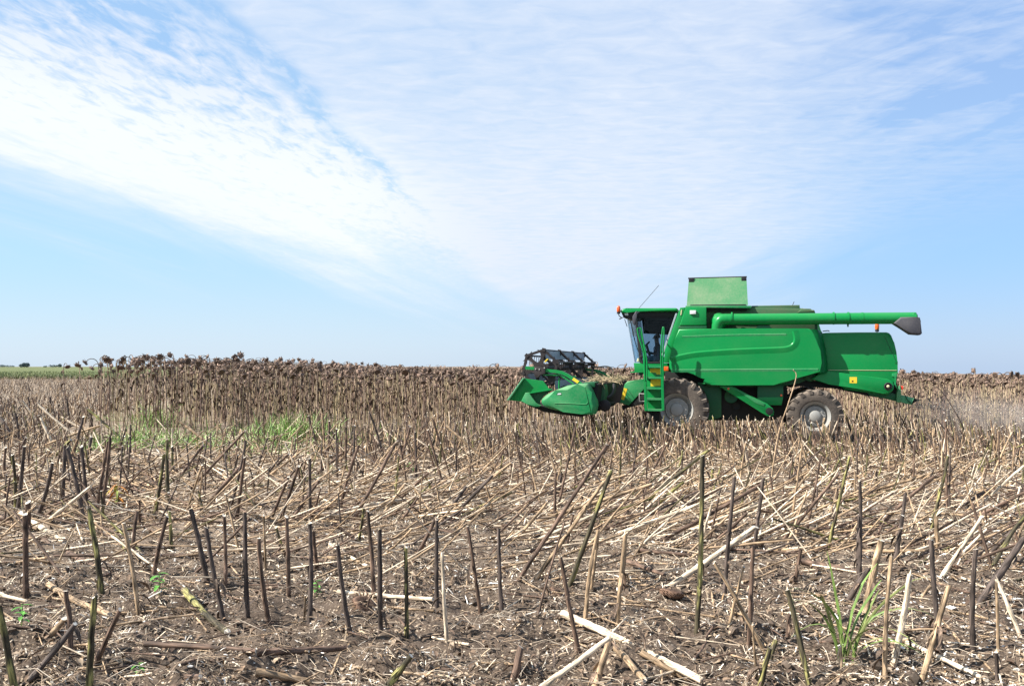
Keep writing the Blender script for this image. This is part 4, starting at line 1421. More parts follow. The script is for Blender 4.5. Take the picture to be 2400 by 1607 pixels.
def sunflower_parts(H, rs, far=False):
    """stem with a bowed neck, nodding seed head with its ring of bracts, withered leaves"""
    ang = rs.uniform(0, 2 * math.pi)
    d = np.array((math.cos(ang), math.sin(ang), 0))
    lean = rs.normal(0, .05, 2)
    rr = rs.uniform(.09, .21)
    top = np.array((lean[0] * H, lean[1] * H, H - rr))
    n = 4 if far else 7
    path = [np.array((lean[0] * H * t, lean[1] * H * t, 0)) * 1.0 + np.array((rs.normal(0, .012), rs.normal(0, .012), t * (H - rr))) for t in np.linspace(0, 1, n)]
    arc = rs.uniform(2.0, 2.9)
    k = 3 if far else 6
    for i in range(1, k + 1):
        th = arc * i / k
        path.append(top + d * rr * (1 - math.cos(th)) + np.array((0, 0, rr * math.sin(th))))
    path = np.array(path)
    r0 = rs.uniform(.012, .018)
    rad = np.concatenate([np.linspace(r0, r0 * .72, n), np.linspace(r0 * .68, r0 * .55, k)])
    tone = np.array([(0.18, 0.12, 0.088), (0.34, 0.25, 0.175), (0.12, 0.08, 0.064), (0.30, 0.235, 0.14)][rs.integers(0, 4)])
    c = tone * (1 + rs.normal(0, .2, (len(path), 1)))
    c[-k:] = np.array((0.10, 0.07, 0.05))
    stem = Acc()
    V, Q, T, C = tube(path, rad, 4 if far else 6, np.clip(c, .02, .5), False)
    stem.add(V, Q, T, C)
    # head
    t_end = path[-1] - path[-2]
    t_end /= np.linalg.norm(t_end)
    Mx = frame_from(t_end + rs.normal(0, .18, 3))
    hr_ = rs.uniform(.06, .105)
    sg = 8 if far else 12
    a = np.arange(sg) * 2 * math.pi / sg
    wob = 1 + rs.normal(0, .10, sg)
    prof = [(.16, 0.0), (.45, .02), (.85, .045), (1.0, .07), (.90, .088), (.45, .075), (.02, .07)]
    if far:
        prof = [prof[i] for i in (0, 2, 3, 6)]
    Vh, Chh = [], []
    for i, (rf_, zf) in enumerate(prof):
        Vh.append(np.stack([hr_ * rf_ * np.cos(a) * wob, hr_ * rf_ * np.sin(a) * wob, np.full(sg, zf * hr_ / .1) + rs.normal(0, .004, sg)], -1))
        Chh.append(np.tile(np.array((0.155, 0.104, 0.077)) * (1.2 if zf < .06 and i < 3 else .6), (sg, 1)) * (1 + rs.normal(0, .15, (sg, 1))))
    Qh = [(i * sg + j, i * sg + (j + 1) % sg, (i + 1) * sg + (j + 1) % sg, (i + 1) * sg + j) for i in range(len(prof) - 1) for j in range(sg)]
    head = Acc()
    Vh = np.concatenate(Vh) @ Mx.T + path[-1]
    head.add(Vh, Qh, None, np.clip(np.concatenate(Chh), .01, .6))
    nb = 5 if far else 9
    for j in range(nb):
        an = 2 * math.pi * j / nb + rs.normal(0, .15)
        e = np.array((math.cos(an), math.sin(an), 0))
        s = np.array((-e[1], e[0], 0)) * rs.uniform(.012, .022)
        L = rs.uniform(.008, .032)
        p0 = e * hr_ * .9 + np.array((0, 0, .06))
        p1 = e * (hr_ + L * .6) + np.array((0, 0, rs.uniform(.0, .08)))
        p2 = e * (hr_ + L) + np.array((0, 0, rs.uniform(-.03, .10)))
        head.add(np.array([p0 - s, p0 + s, p1 + s * .7, p1 - s * .7, p2]) @ Mx.T + path[-1], [(0, 1, 2, 3)], [(3, 2, 4)], np.array((0.16, 0.11, 0.08)) * rs.uniform(.6, 1.6))
    leaves = []
    for j in range(2 if far else int(rs.integers(3, 6))):
        lf = Acc()
        zt = rs.uniform(.35, .97)
        an = rs.uniform(0, 6.28)
        leaf_piece(lf, (lean[0] * H * zt, lean[1] * H * zt, zt * (H - rr)), (math.cos(an), math.sin(an), rs.uniform(-.6, .3)), rs.uniform(.12, .24), rs.uniform(.02, .05),
                   np.array((0.115, 0.075, 0.052)) * rs.uniform(.5, 1.4), rs.uniform(1.2, 2.4), rs, 2 if far else 4, .8)
        leaves.append(lf)
    return stem, head, leaves


def merged(parts):
    a = Acc()
    for p in parts:
        a.add(*p.tpl())
    return a.tpl()


# ------------------------------------------------------------------ standing sunflower crop
def crop_points():
    pts = []
    row = 0.72
    v = -3.55
    while v < 62:
        sp = 0.26 if v < 10 else (0.34 if v < 22 else 0.6)
        u = -26.0
        while u < 34:
            uu, vv = u + rng.normal(0, .06), v + rng.normal(0, .09)
            u += sp * rng.uniform(.75, 1.3)
            x, y = to_world(uu, vv)
            # left border of the block runs away from the corner near the camera
            lim = -14.2 - 0.26 * (y - 26.5)
            if x < lim + rng.normal(0, .5):
                continue
            thin = np.clip((x - lim) / 4.5, 0.35, 1.0)
            if rng.random() > thin:
                continue
            if vv < 3.75 and uu > -4.35 + (0.25 if vv > 3.3 else 0):
                continue
            if x > 0.72 * y + 2 or y > 90:
                continue
            pts.append((x, y, vv, uu))
        v += row
    return np.array(pts)


def build_crop():
    pts = crop_points()
    x, y, vv, uu = pts.T
    n = len(pts)
    # taller in the hollow on the left, shorter on the far right
    H = 2.03 + 0.24 * np.clip((-x - 3) / 9, 0, 1) - 0.20 * np.clip((x - 2) / 9, 0, 1)
    H = H + 0.05 - 0.13 * np.clip((x + 11.5) / 3.5, 0, 1) + 0.14 * np.clip((x + 2) / 6, 0, 1) - 0.09 * np.clip((vv - np.where(vv > 3.6, 4.5, -2.5)) / 9, 0, 1)
    H = H * (1 + np.clip(rng.normal(-.03, .085, n), -.30, .075) + np.where(rng.random(n) < .03, .09, 0) + np.where((x < -9.5) & (rng.random(n) < .35), .05, 0))
    front = np.where(vv < 3.6, vv + 3.55, vv - 3.75)          # metres behind the front of the block
    # plants hidden behind the header count as further back
    px = x / y * F + 1200
    vis = front + np.where((vv < 3.6) & (uu > -9), 0.6, 0) + np.where(px > 2400, 100, 0) + np.where(px < 0, 100, 0) + np.where((px > 1480) & (px < 2050), 40, 0)
    vis = vis + np.where((vv > 3.6) & (px < 1480), 30, 0)
    order = np.argsort(vis * 1.0 + 0.02 * y)
    near = order[:296]
    rest = order[296:]
    rs = np.random.default_rng(11)
    # the individuals: every one keeps its stem, head and leaves
    variants = []
    for k in range(14):
        st, hd_, lv = sunflower_parts(2.0, rs)
        variants.append((st.mesh('stem'), hd_.mesh('flower_head'), [q.mesh('withered_leaf') for q in lv]))
    for st, hd_, lv in variants:
        st.materials.append(M['stalk'])
        hd_.materials.append(M['bloom'])
        for q in lv:
            q.materials.append(M['bloom'])
    GRP = 'standing sunflowers at the front of the uncut crop'
    lab_l = 'dry brown sunflower with drooping head at the crop front beside the harvester header'
    lab_r = 'faded brown sunflower with drooping head in the crop behind the harvester'
    xs_sorted = sorted(near, key=lambda i: px[i])
    first = [i for i in xs_sorted if vv[i] < 3.6][:8]
    ordw = ['first', 'second', 'third', 'fourth', 'fifth', 'sixth', 'seventh', 'eighth']
    for cnt, i in enumerate(near):
        st, hd_, lv = variants[cnt % len(variants)]
        s = H[i] / 2.0
        root = empty('sunflower', (x[i], y[i], float(gz(x[i], y[i])) - .02), rng.uniform(0, 6.28))
        root.scale = (s * rng.uniform(.85, 1.1), s * rng.uniform(.85, 1.1), s)
        if i in first:
            lab = f'dry sunflower at the open left end of the standing crop, {ordw[first.index(i)]} from the left'
            tag(root, lab, 'sunflower', GRP)
        else:
            tag(root, lab_l if vv[i] < 3.6 else lab_r, 'sunflower', GRP)
        link('stem', st, None, root)
        link('flower_head', hd_, None, root)
        for q in lv:
            link('withered_leaf', q, None, root)
    a = Acc()
    tn = [merged([p for q in sunflower_parts(2.0, rs) for p in (q if isinstance(q, list) else [q])]) for _ in range(10)]
    tf = [merged([p for q in sunflower_parts(2.0, rs, True) for p in (q if isinstance(q, list) else [q])]) for _ in range(10)]
    which = rng.integers(0, 10, n)
    for lod, tpls, sel in ((0, tn, rest[front[rest] < 4]), (1, tf, rest[front[rest] >= 4])):
        for k in range(10):
            ii = sel[which[sel] == k]
            an = rng.random(len(ii)) * 2 * math.pi
            s = H[ii] / 2.0
            Mx = np.zeros((len(ii), 3, 3))
            Mx[:, 0, 0] = np.cos(an) * s
            Mx[:, 0, 1] = -np.sin(an) * s
            Mx[:, 1, 0] = np.sin(an) * s
            Mx[:, 1, 1] = np.cos(an) * s
            Mx[:, 2, 2] = s
            pos = np.stack([x[ii], y[ii], gz(x[ii], y[ii]) - .02], -1)
            a.put(tpls[k], Mx, pos, 0.92 + .6 * rng.random((len(ii), 1)) * np.ones((1, 3)))
    o = link('sunflower_crop', a.mesh('sunflower_crop'), M['stalk'])
    tag(o, 'mass of dry brown sunflowers standing behind the front rows', 'crop', kind='stuff')
    print('crop', n)


build_crop()

# ------------------------------------------------------------------ cut stalks, standing and fallen
ZONE = {'A': (0, 820), 'B': (600, 820), 'C': (1200, 980), 'D': (1800, 980), 'E': (0, 1207), 'G': (600, 1207), 'H': (1200, 1207), 'I': (1800, 1207)}


def zp(z, x, y):
    return ZONE[z][0] + x / 3.9033, ZONE[z][1] + y / 3.9033


# (zone, foot x, y, tip x, y, tone, thickness)
UP = """A 330 1540 480 1030 dark 8|A 140 1440 115 955 yg 7|A 160 1480 225 880 dark 8|A 570 1390 595 880 dark 8|A 770 1560 615 890 dark 9|A 800 1460 745 880 dark 8
A 880 1480 990 840 brown 7|A 920 1530 1010 800 brown 7|A 790 1040 835 790 dark 7|A 665 960 765 610 dark 6|A 1190 1020 1195 680 dark 4|A 1070 960 1155 710 dark 4|A 1410 1540 1500 960 yg 8
A 1545 1400 1530 820 yg 8|A 1590 1160 1575 880 yg 6|A 1700 1500 1850 1050 tan 5|A 2100 1450 2250 830 dark 6|A 2165 1540 2240 980 brown 7|A 260 1700 255 1390 brown 13|A 175 870 140 580 dark 5
A 850 740 820 560 dark 5|A 40 1150 50 890 brown 6|A 640 700 610 440 dark 4|A 460 640 458 430 dark 4|A 280 560 255 430 dark 4|A 320 560 295 440 brown 4
B 495 1520 490 990 dark 7|B 760 1480 940 870 brown 7|B 740 1160 735 720 dark 5|B 820 1110 820 700 brown 5|B 890 1180 905 690 dark 5|B 1165 1000 1035 570 dark 5|B 1465 1170 1455 750 dark 5
B 1290 1160 1410 700 brown 5|B 1830 1230 1830 860 dark 4|B 1720 1230 1570 730 brown 5|B 1750 1070 1620 640 brown 5|B 630 980 610 580 tan 5|B 590 960 480 600 dark 5|B 1500 1540 1555 910 tan 3
B 305 1090 340 800 tan 4|B 650 1010 670 650 brown 5|B 1150 780 1120 500 brown 4
C 410 860 590 35 brown 5|C 985 660 1010 30 yg 4|C 2210 1200 2300 545 dark 8|C 520 1540 910 470 yg 10|C 720 1550 790 1040 tan 7|C 1000 1540 1040 1070 tan 7|C 1220 590 1415 240 brown 5|C 390 900 400 500 brown 6|C 420 660 455 500 dark 7
D 835 1450 840 570 dark 8|D 540 1200 745 350 yg 7|D 350 1050 485 350 brown 5|D 210 970 315 230 tan 5|D 1160 1280 1260 680 dark 8|D 1495 1000 1650 340 yg 7|D 1640 830 1625 20 brown 5|D 1660 830 1670 260 dark 5|D 1335 680 1340 200 brown 4
D 1545 1180 1540 880 tan 9|D 620 1000 640 640 brown 5|D 795 760 795 480 tan 3|D 820 330 815 60 brown 4|D 1240 380 1215 100 brown 4
E 940 760 810 -60 yg 12|E 1275 840 1130 70 tan 9|E 1400 570 1530 10 brown 9|E 240 690 230 -10 brown 12|E 1900 620 1745 -60 dark 11|E 2060 950 1885 110 dark 10|E 2060 670 2050 0 brown 8|E 2270 930 2240 -20 dark 10
E 640 1230 600 690 brown 11|E 820 1600 870 740 yg 14|E 850 1390 1100 860 brown 11|E 150 1700 -10 830 yg 15|E 1215 400 1255 -40 brown 8|E 1570 330 1550 -40 yg 7
G 130 1000 25 210 brown 10|G 300 720 280 10 brown 9|G 485 1010 490 70 dark 10|G 560 490 525 150 brown 8|G 880 1080 745 270 dark 10|G 1080 720 1020 -40 brown 9|G 1140 1090 1130 140 dark 11|G 1380 1140 1370 290 yg 9|G 1655 840 1655 40 dark 9|G 1750 1170 1705 340 pale 8
G 2060 900 1935 100 brown 8|G 2255 940 2220 120 dark 9|G 265 350 185 110 yg 6|G 90 520 70 0 tan 5|G 440 1000 450 730 tan 4
H 620 1250 445 380 brown 10|H 670 980 790 140 tan 9|H 960 1000 1040 170 tan 10|H 2165 1130 2200 290 brown 10|H 1975 1040 2120 470 tan 6|H 2250 1500 2200 1000 tan 5|H 2250 1600 2360 1210 yg 12|H 1690 1070 1740 -545 yg 11|H 1940 740 2035 -350 dark 9|H 1830 -270 1835 -430 yg 6
I 380 1540 180 680 yg 12|I 1070 1560 1130 390 tan 10|I 1130 1400 1300 540 pale 13|I 1590 1250 1490 220 dark 11|I 1400 1570 1660 640 tan 12|I 1880 1280 1900 310 dark 11|I 665 1530 660 1200 tan 9|I 2110 1290 2090 620 tan 7|I 2100 1530 2085 1250 dark 9
I 240 640 300 310 brown 9|I 880 930 1040 230 tan 16|I 170 1130 200 890 brown 8|I -10 1350 70 1140 yg 13|I 830 570 840 -10 dark 9|I 1170 470 1230 0 dark 9"""
LEAN = """C 30 1480 870 240 brown 9|C 200 1530 840 580 tan 9|C 1410 1550 2230 990 pale 13|C 1130 830 1800 290 yg 8|C 1230 850 1570 580 yg 8|C 1480 850 1900 640 brown 6|C 1330 1110 2290 600 brown 9|C 400 490 760 270 tan 5|C 500 670 720 540 yg 5|C 700 560 900 210 brown 5
C 0 860 320 660 tan 6|C 0 580 350 360 tan 5|C 110 1140 860 830 pale 7|C 0 1010 1290 600 tan 8|C 900 1060 1700 790 pale 8|C 1500 1040 2342 760 pale 7|C 640 690 1030 520 tan 6|C 1080 830 1290 690 tan 6|C 0 1090 320 770 tan 7
B 0 1190 300 950 brown 6|B 50 1390 430 1030 brown 6|B 320 1550 580 1190 brown 7|B 520 1150 790 940 brown 6|B 880 1540 1280 850 brown 8|B 1090 1060 1290 830 tan 5|B 1120 1550 1360 1230 tan 6|B 1270 1390 1580 1120 brown 7|B 1690 1550 1920 1250 dark 8|B 1770 1550 2160 1150 dark 8
B 1800 1540 2342 1300 yg 7|B 100 1180 420 920 tan 5|B 2240 1090 1740 690 tan 6|B 580 1040 720 760 brown 5|B 2000 1240 2342 1030 tan 6|B 1300 1560 1480 1350 brown 6|B 130 1540 300 1160 brown 7|B 230 1540 390 1060 brown 7
A 800 850 350 500 pale 5|A 500 900 370 620 pale 6|A 180 870 0 610 dark 7|A 400 730 210 470 pale 5|A 1160 860 800 540 yg 6|A 1980 920 1650 660 tan 6|A 830 750 560 610 pale 5|A 1600 1230 1860 870 brown 6|A 1700 1300 2240 740 brown 6|A 240 930 920 690 tan 5|A 1880 1400 2220 1040 brown 9
A 150 960 240 800 brown 6|A 390 1070 650 820 yg 6|A 60 1250 330 1010 tan 6|A 1180 1180 1450 960 tan 5|A 400 1560 830 1250 pale 9
D 0 770 520 540 tan 6|D 0 860 330 690 tan 6|D 660 990 1190 650 pale 6|D 1000 940 1520 530 brown 8|D 1690 830 2080 610 dark 6|D 1900 890 2342 680 brown 7|D 130 1100 650 505 brown 7|D 690 690 1600 470 tan 6|D 1920 810 2342 430 pale 6|D 2040 1370 2342 890 yg 9
I 1550 590 1960 10 pale 9|I 1900 760 2342 210 dark 16|I 1980 360 2342 30 dark 10|I 720 780 930 480 dark 12|I 650 1190 1300 1130 tan 10|I 2330 1080 2090 590 pale 9|I 1350 810 1480 650 tan 8
H 160 1600 890 1120 pale 13|H 740 1600 890 1140 tan 15|H 2330 1240 1850 430 tan 9|H 0 1420 80 1200 brown 17|H 230 930 480 60 brown 5|H 1830 240 2150 -20 brown 7
E 180 1490 690 990 dark 13|E 430 1150 600 940 tan 14|G 1110 1600 1420 1280 yg 16|G 1420 420 1650 20 brown 9|E 350 80 500 -60 brown 6"""
FLAT = """C 0 820 430 830 pale 5|B 480 1560 1580 1370 pale 8|B 1680 1430 2342 1440 pale 6|G 165 100 900 -20 tan 7|E 0 10 960 550 brown 13|E 200 60 590 180 pale 11|E 450 710 1000 960 tan 12|E 1690 770 2080 1080 yg 14|E 560 140 1190 0 pale 9|E 880 1060 1840 930 tan 5|E 1330 1290 2342 1280 brown 11
G 0 1290 820 1230 brown 15|G 680 290 1020 470 pale 8|G 750 730 1620 790 pale 9|H 470 950 1740 1570 pale 15|H 960 1250 1210 1560 tan 14|H 1060 450 1420 580 brown 8|H 1150 320 1650 380 brown 9|I 0 370 1500 350 tan 9|I 1230 1180 2000 1540 pale 10|D 320 1080 1160 960 brown 7
A 1120 770 1540 790 tan 5|A 980 1210 1480 1270 tan 8|E 0 770 240 800 pale 8|E 1440 1390 1830 1530 brown 14|H 1180 1370 1620 1560 tan 12|I 290 450 930 500 brown 12|G 0 1480 500 1560 tan 16|G 880 430 0 560 tan 4|E 430 590 1290 350 tan 8"""


def parse(s):
    out = []
    for ln in s.replace('\n', '|').split('|'):
        t = ln.split()
        if len(t) == 7:
            z, c = t[0], [float(q) for q in t[1:5]]
            out.append((zp(z, c[0], c[1]), zp(z, c[2], c[3]), t[5], float(t[6])))
    return out


TW = {'dark': 'blackened', 'brown': 'brown', 'tan': 'tan', 'pale': 'bleached pale', 'yg': 'yellow-green mottled'}
ORD = 'first second third fourth fifth sixth seventh eighth ninth tenth eleventh twelfth thirteenth fourteenth fifteenth sixteenth seventeenth eighteenth nineteenth twentieth'.split()


def nth(i):
    if i < 20:
        return ORD[i]
    if i < 99:
        tens = ['twenty', 'thirty', 'forty', 'fifty', 'sixty', 'seventy', 'eighty', 'ninety'][(i + 1) // 10 - 2]
        r = (i + 1) % 10
        return f'{tens}-{ORD[r - 1]}' if r else {'twenty': 'twentieth', 'thirty': 'thirtieth', 'forty': 'fortieth', 'fifty': 'fiftieth'}.get(tens, tens)
    return str(i + 1) + 'th'


def band(y):
    if y < 7.6:
        return 'the bare front strip'
    if y < 10.5:
        return 'the littered open ground'
    if y < 15:
        return 'the trampled middle'
    return 'the dense stubble'


def build_stalks():
    rs = np.random.default_rng(5)
    GU, GF = 'cut sunflower stalks still standing', 'fallen and leaning sunflower stalks'
    todo = []
    for kind, src in (('up', UP), ('lean', LEAN), ('flat', FLAT)):
        for foot, tip, tone, wpx in parse(src):
            x, y = ground_at(*foot)
            z = float(gz(x, y))
            p0 = np.array((x, y, z - .03))
            if kind == 'flat':
                x1, y1 = ground_at(tip[0], tip[1] + 6)
                r = wpx / 2 / F * y
                p0[2] = z + r * .8 + .02
                p1 = np.array((x1, y1, float(gz(x1, y1)) + r * .8 + .03))
            else:
                y1 = y + (rs.normal(0, .05) if kind == 'up' else rs.uniform(-.1, .35))
                p1 = np.array(((tip[0] - 1200) / F * y1, y1, CAM_H - (tip[1] - 858) / F * y1))
                gmin = float(gz(p1[0], p1[1])) + .02
                p1[2] = max(p1[2], gmin)
                r = wpx / 2 / F * y
            r = float(np.clip(r, .008, .034)) * 1.12
            todo.append([kind, p0, p1, tone, r])
    taken = np.array([t[1][:2] for t in todo if t[0] == 'up'])
    # further rows, filled in row by row as they were drilled
    ups = []
    v = -25.0
    while v < 3.4:
        u = -30.0
        while u < 26:
            u += rs.uniform(.17, .36) * (.52 if -9 < v < 3.4 and u > -9 else 1.0)
            uu, vv = u + rs.normal(0, .04), v + rs.normal(0, .12)
            x, y = to_world(uu, vv)
            if y < 9.0 or abs(x) > .74 * y + 2.0:
                continue
            px = x / y * F + 1200
            keep = np.interp(y, [9, 12, 14.5, 18, 21, 27], [.05, .15, .45, .8, 1.0, 1.0])
            if x < -4:
                keep *= np.interp(y, [9, 16, 24], [2.2, 1.0, .75])
            if rs.random() > keep:
                continue
            if vv > -3.75 and uu < -3.2 and x > -14.2 - .26 * (y - 26.5):
                continue                                     # uncut crop stands here
            if abs(abs(vv) - 1.35) < .5 and uu > -1.0:
                continue                                     # wheel tracks
            if -2.4 < uu < .3 and abs(vv + 1.6) < .45:
                continue
            if abs(vv) < 1.0 and uu > -4:
                if rs.random() < .4:
                    continue
            if len(taken) and np.min((taken[:, 0] - x) ** 2 + (taken[:, 1] - y) ** 2) < .09:
                continue
            if y > 18 and (215 < px < 520 or 600 < px < 790) and rs.random() < .6:
                continue
            L = rs.uniform(.42, .86)
            if y > 16 and x > -3:
                L = rs.uniform(.66, .98)
            if -3.7 < vv < 3.7 and uu > -3.2:
                L = rs.uniform(.60, .86)
            if y < 15:
                L = rs.uniform(.35, .75)
            tilt = rs.normal(0, .16)
            dirx = rs.normal(-.18 if (x > 0 and y > 17) else .02, .22)
            d = np.array((dirx, rs.normal(0, .15), 1.0))
            if rs.random() < .10:
                d[0] += rs.choice((-1, 1)) * .7
            d /= np.linalg.norm(d)
            tone = rs.choice(['dark', 'brown', 'tan', 'pale', 'yg'], p=[.22, .36, .24, .06, .12] if x < 0 else [.12, .38, .28, .07, .15])
            p0 = np.array((x, y, float(gz(x, y)) - .03))
            ups.append(['up', p0, p0 + d * L, tone, rs.uniform(.010, .017)])
        v += .72
    # far stubble on the left, out to the green field
    n = 9500
    yy = 24 + 128 * rs.random(n) ** 1.5
    xx = -yy * (0.28 + .36 * rs.random(n))
    okm = xx < -14.4 - .26 * (yy - 26.5)
    for x, y in zip(xx[okm], yy[okm]):
        L = rs.uniform(.35, .75)
        d = np.array((rs.normal(0, .3), rs.normal(0, .3), 1.0))
        if rs.random() < .3:
            d[2] = .25
        d /= np.linalg.norm(d)
        p0 = np.array((x, y, float(gz(x, y)) - .03))
        ups.append(['up', p0, p0 + d * L, rs.choice(['dark', 'brown', 'tan', 'pale']), rs.uniform(.012, .02)])
    # leaning and lying stalks knocked over by the wheels
    falls = []
    for _ in range(7000):
        y = 8.5 + 18 * rs.random() ** .85
        x = rs.uniform(-.83, .83) * y
        u, v = to_local(x, y)
        if v > -3.9 and u < 7:
            continue
        keep = np.interp(y, [8.5, 10.2, 12, 17, 27], [.22, .75, 1, .95, .6])
        if rs.random() > keep:
            continue
        L = rs.uniform(.35, 1.25)
        left = x < -3.5
        sgn = -1 if rs.random() < (.5 if left else (.12 if y < 16 else .45)) else 1
        az = rs.normal(.25, .5)
        elv = abs(rs.normal(0, .22)) if rs.random() < .72 else rs.uniform(.3, .8)
        d = np.array((sgn * math.cos(az) * math.cos(elv), math.sin(az) * math.cos(elv), math.sin(elv)))
        tone = rs.choice(['dark', 'brown', 'tan', 'pale', 'yg'], p=[.04, .22, .42, .29, .03])
        r = rs.uniform(.005, .015)
        p0 = np.array((x, y, float(gz(x, y)) + r * .6 - (.02 if elv > .2 else -.02)))
        p1 = p0 + d * L
        p1[2] = max(p1[2], float(gz(p1[0], p1[1])) + r + rs.uniform(0, .06))
        falls.append(['lean', p0, p1, tone, r])
    for _ in range(330):
        y = rs.uniform(5.6, 9.0)
        x = rs.uniform(-.64, .64) * y
        L = rs.uniform(.12, .55)
        az = rs.uniform(0, 6.28)
        r = rs.uniform(.003, .011)
        p0 = np.array((x, y, float(gz(x, y)) + r + .012))
        p1 = p0 + np.array((math.cos(az), math.sin(az), 0)) * L
        p1[2] = float(gz(p1[0], p1[1])) + r + .012 + rs.uniform(0, .05)
        falls.append(['flat', p0, p1, rs.choice(['brown', 'tan', 'pale'], p=[.3, .45, .25]), r])
    ups.sort(key=lambda t: t[1][1] + (100 if abs(t[1][0]) > .585 * t[1][1] else 0))
    falls.sort(key=lambda t: t[1][1] - 6 * np.linalg.norm(t[2] - t[1]) + (100 if abs(t[1][0]) > .57 * t[1][1] else 0))
    n_up = 296 - sum(t[0] == 'up' for t in todo)
    n_fl = 296 - sum(t[0] != 'up' for t in todo)
    indiv = [(t, True) for t in todo] + [(t, False) for t in ups[:n_up]] + [(t, False) for t in falls[:n_fl]]
    # labels: the traced ones are named by look and by their order along the ground they stand on
    groups = {}
    for t, traced in indiv:
        if traced:
            slope = (t[2][0] - t[1][0]) / max(1e-3, np.linalg.norm(t[2] - t[1]))
            if t[0] == 'up':
                pose = 'upright' if abs(slope) < .16 else ('tilted right' if slope > 0 else 'tilted left')
            elif t[0] == 'lean':
                pose = 'leaning right' if slope > 0 else 'leaning left'
            else:
                pose = 'lying flat'
            groups.setdefault((t[0], t[3], pose, band(t[1][1])), []).append(t)
    labels = {}
    for (kind, tone, pose, bnd), ts in groups.items():
        ts.sort(key=lambda t: t[1][0] / t[1][1])
        for i, t in enumerate(ts):
            nm = 'cut stalk' if kind == 'up' else 'fallen stalk'
            o_ = '' if len(ts) == 1 else f', {nth(i)} such from left'
            labels[id(t)] = f'{TW[tone]} {nm} {pose} in {bnd}{o_}'
    VAR = {}
    for tone in TONE:
        VAR[tone] = [stalk_piece(1.0, 0.018, tone, 8, 10, .011, rs, True, int(rs.integers(0, 4))).mesh('stubble_stalk') for _ in range(5)]
        for me in VAR[tone]:
            me.materials.append(M['stalk'])
    for k, (t, traced) in enumerate(indiv):
        kind, p0, p1, tone, r = t
        d = p1 - p0
        L = float(np.linalg.norm(d))
        name = 'stubble_stalk' if kind == 'up' else 'fallen_stalk'
        if traced:
            me = stalk_piece(L, r, tone, 9, max(6, int(L * 16)), .020, rs, True, int(rs.integers(0, 6)) if kind != 'flat' else int(rs.integers(0, 3))).mesh(name)
            me.materials.append(M['stalk'])
            o = link(name, me)
            place(o, frame_from(d, rs.uniform(0, 6.28)), p0)
            lab = labels[id(t)]
        else:
            o = link(name, VAR[tone][int(rs.integers(0, 5))])
            Mx = frame_from(d, rs.uniform(0, 6.28)) @ np.diag((r / .018, r / .018, L))
            place(o, Mx, p0)
            if kind == 'up':
                lab = f'thin {TW[tone]} stub among the crowded cut stalks of the middle ground'
            else:
                lab = f'loose {TW[tone]} stalk strewn among the many fallen ones on the litter'
        tag(o, lab, 'stalk', GU if kind == 'up' else GF)
    for name, lst, lab in (('stubble', ups[n_up:], 'crowded brown stubble of cut sunflower stalks around the harvester'), ('straw', falls[n_fl:], 'tangle of broken tan stalks lying between the stubble')):
        a = Acc()
        tpl = {tone: [stalk_piece(1.0, 0.018, tone, 6, 6, .012, rs, True, int(rs.integers(0, 3))).tpl() for _ in range(5)] for tone in TONE}
        sel = {}
        for t in lst:
            sel.setdefault((t[3], int(rs.integers(0, 5))), []).append(t)
        for (tone, k), ts in sel.items():
            Mx = np.array([frame_from(t[2] - t[1], 6.28 * rs.random()) @ np.diag((t[4] / .018, t[4] / .018, np.linalg.norm(t[2] - t[1]))) for t in ts])
            a.put(tpl[tone][k], Mx, np.array([t[1] for t in ts]), .8 + .45 * rs.random((len(ts), 1)) * np.ones((1, 3)))
        o = link(name, a.mesh(name), M['stalk'])
        tag(o, lab, name, kind='stuff')
    print('stalks', len(todo), len(ups), len(falls))


build_stalks()

def bent_stalk(px, yb, tone, lab, r=0.013):
    x, y = ground_at(*px[0])
    pts = [(x, y, float(gz(x, y)) - .03)]
    for q in px[1:]:
        pts.append(((q[0] - 1200) / F * yb, yb, CAM_H - (q[1] - 858) / F * yb))
    p = spline(pts, 6)
    c = np.array(TONE[tone]) * (1 + rng.normal(0, .2, (len(p), 1)))
    V, Q, T, C = tube(p - np.array(pts[0]), np.linspace(r * 1.1, r * .6, len(p)), 8, c, True, PITH)
    me = np_mesh('bent_stalk', V, Q, T, C)
    o = link('bent_stalk', me, M['stalk'])
    o.location = pts[0]
    tag(o, lab, 'stalk')


bent_stalk([(1805, 1134), (1824, 1018), (1846, 950), (1866, 884), (1859, 866)], 15.7, 'tan', 'tall thin tan stalk with a snapped tip crossing before the harvester')
bent_stalk([(2282, 1060), (2252, 990), (2222, 938), (2205, 915), (2191, 904)], 21.3, 'dark', 'long dark stalk bowed to the left within the flying chaff')

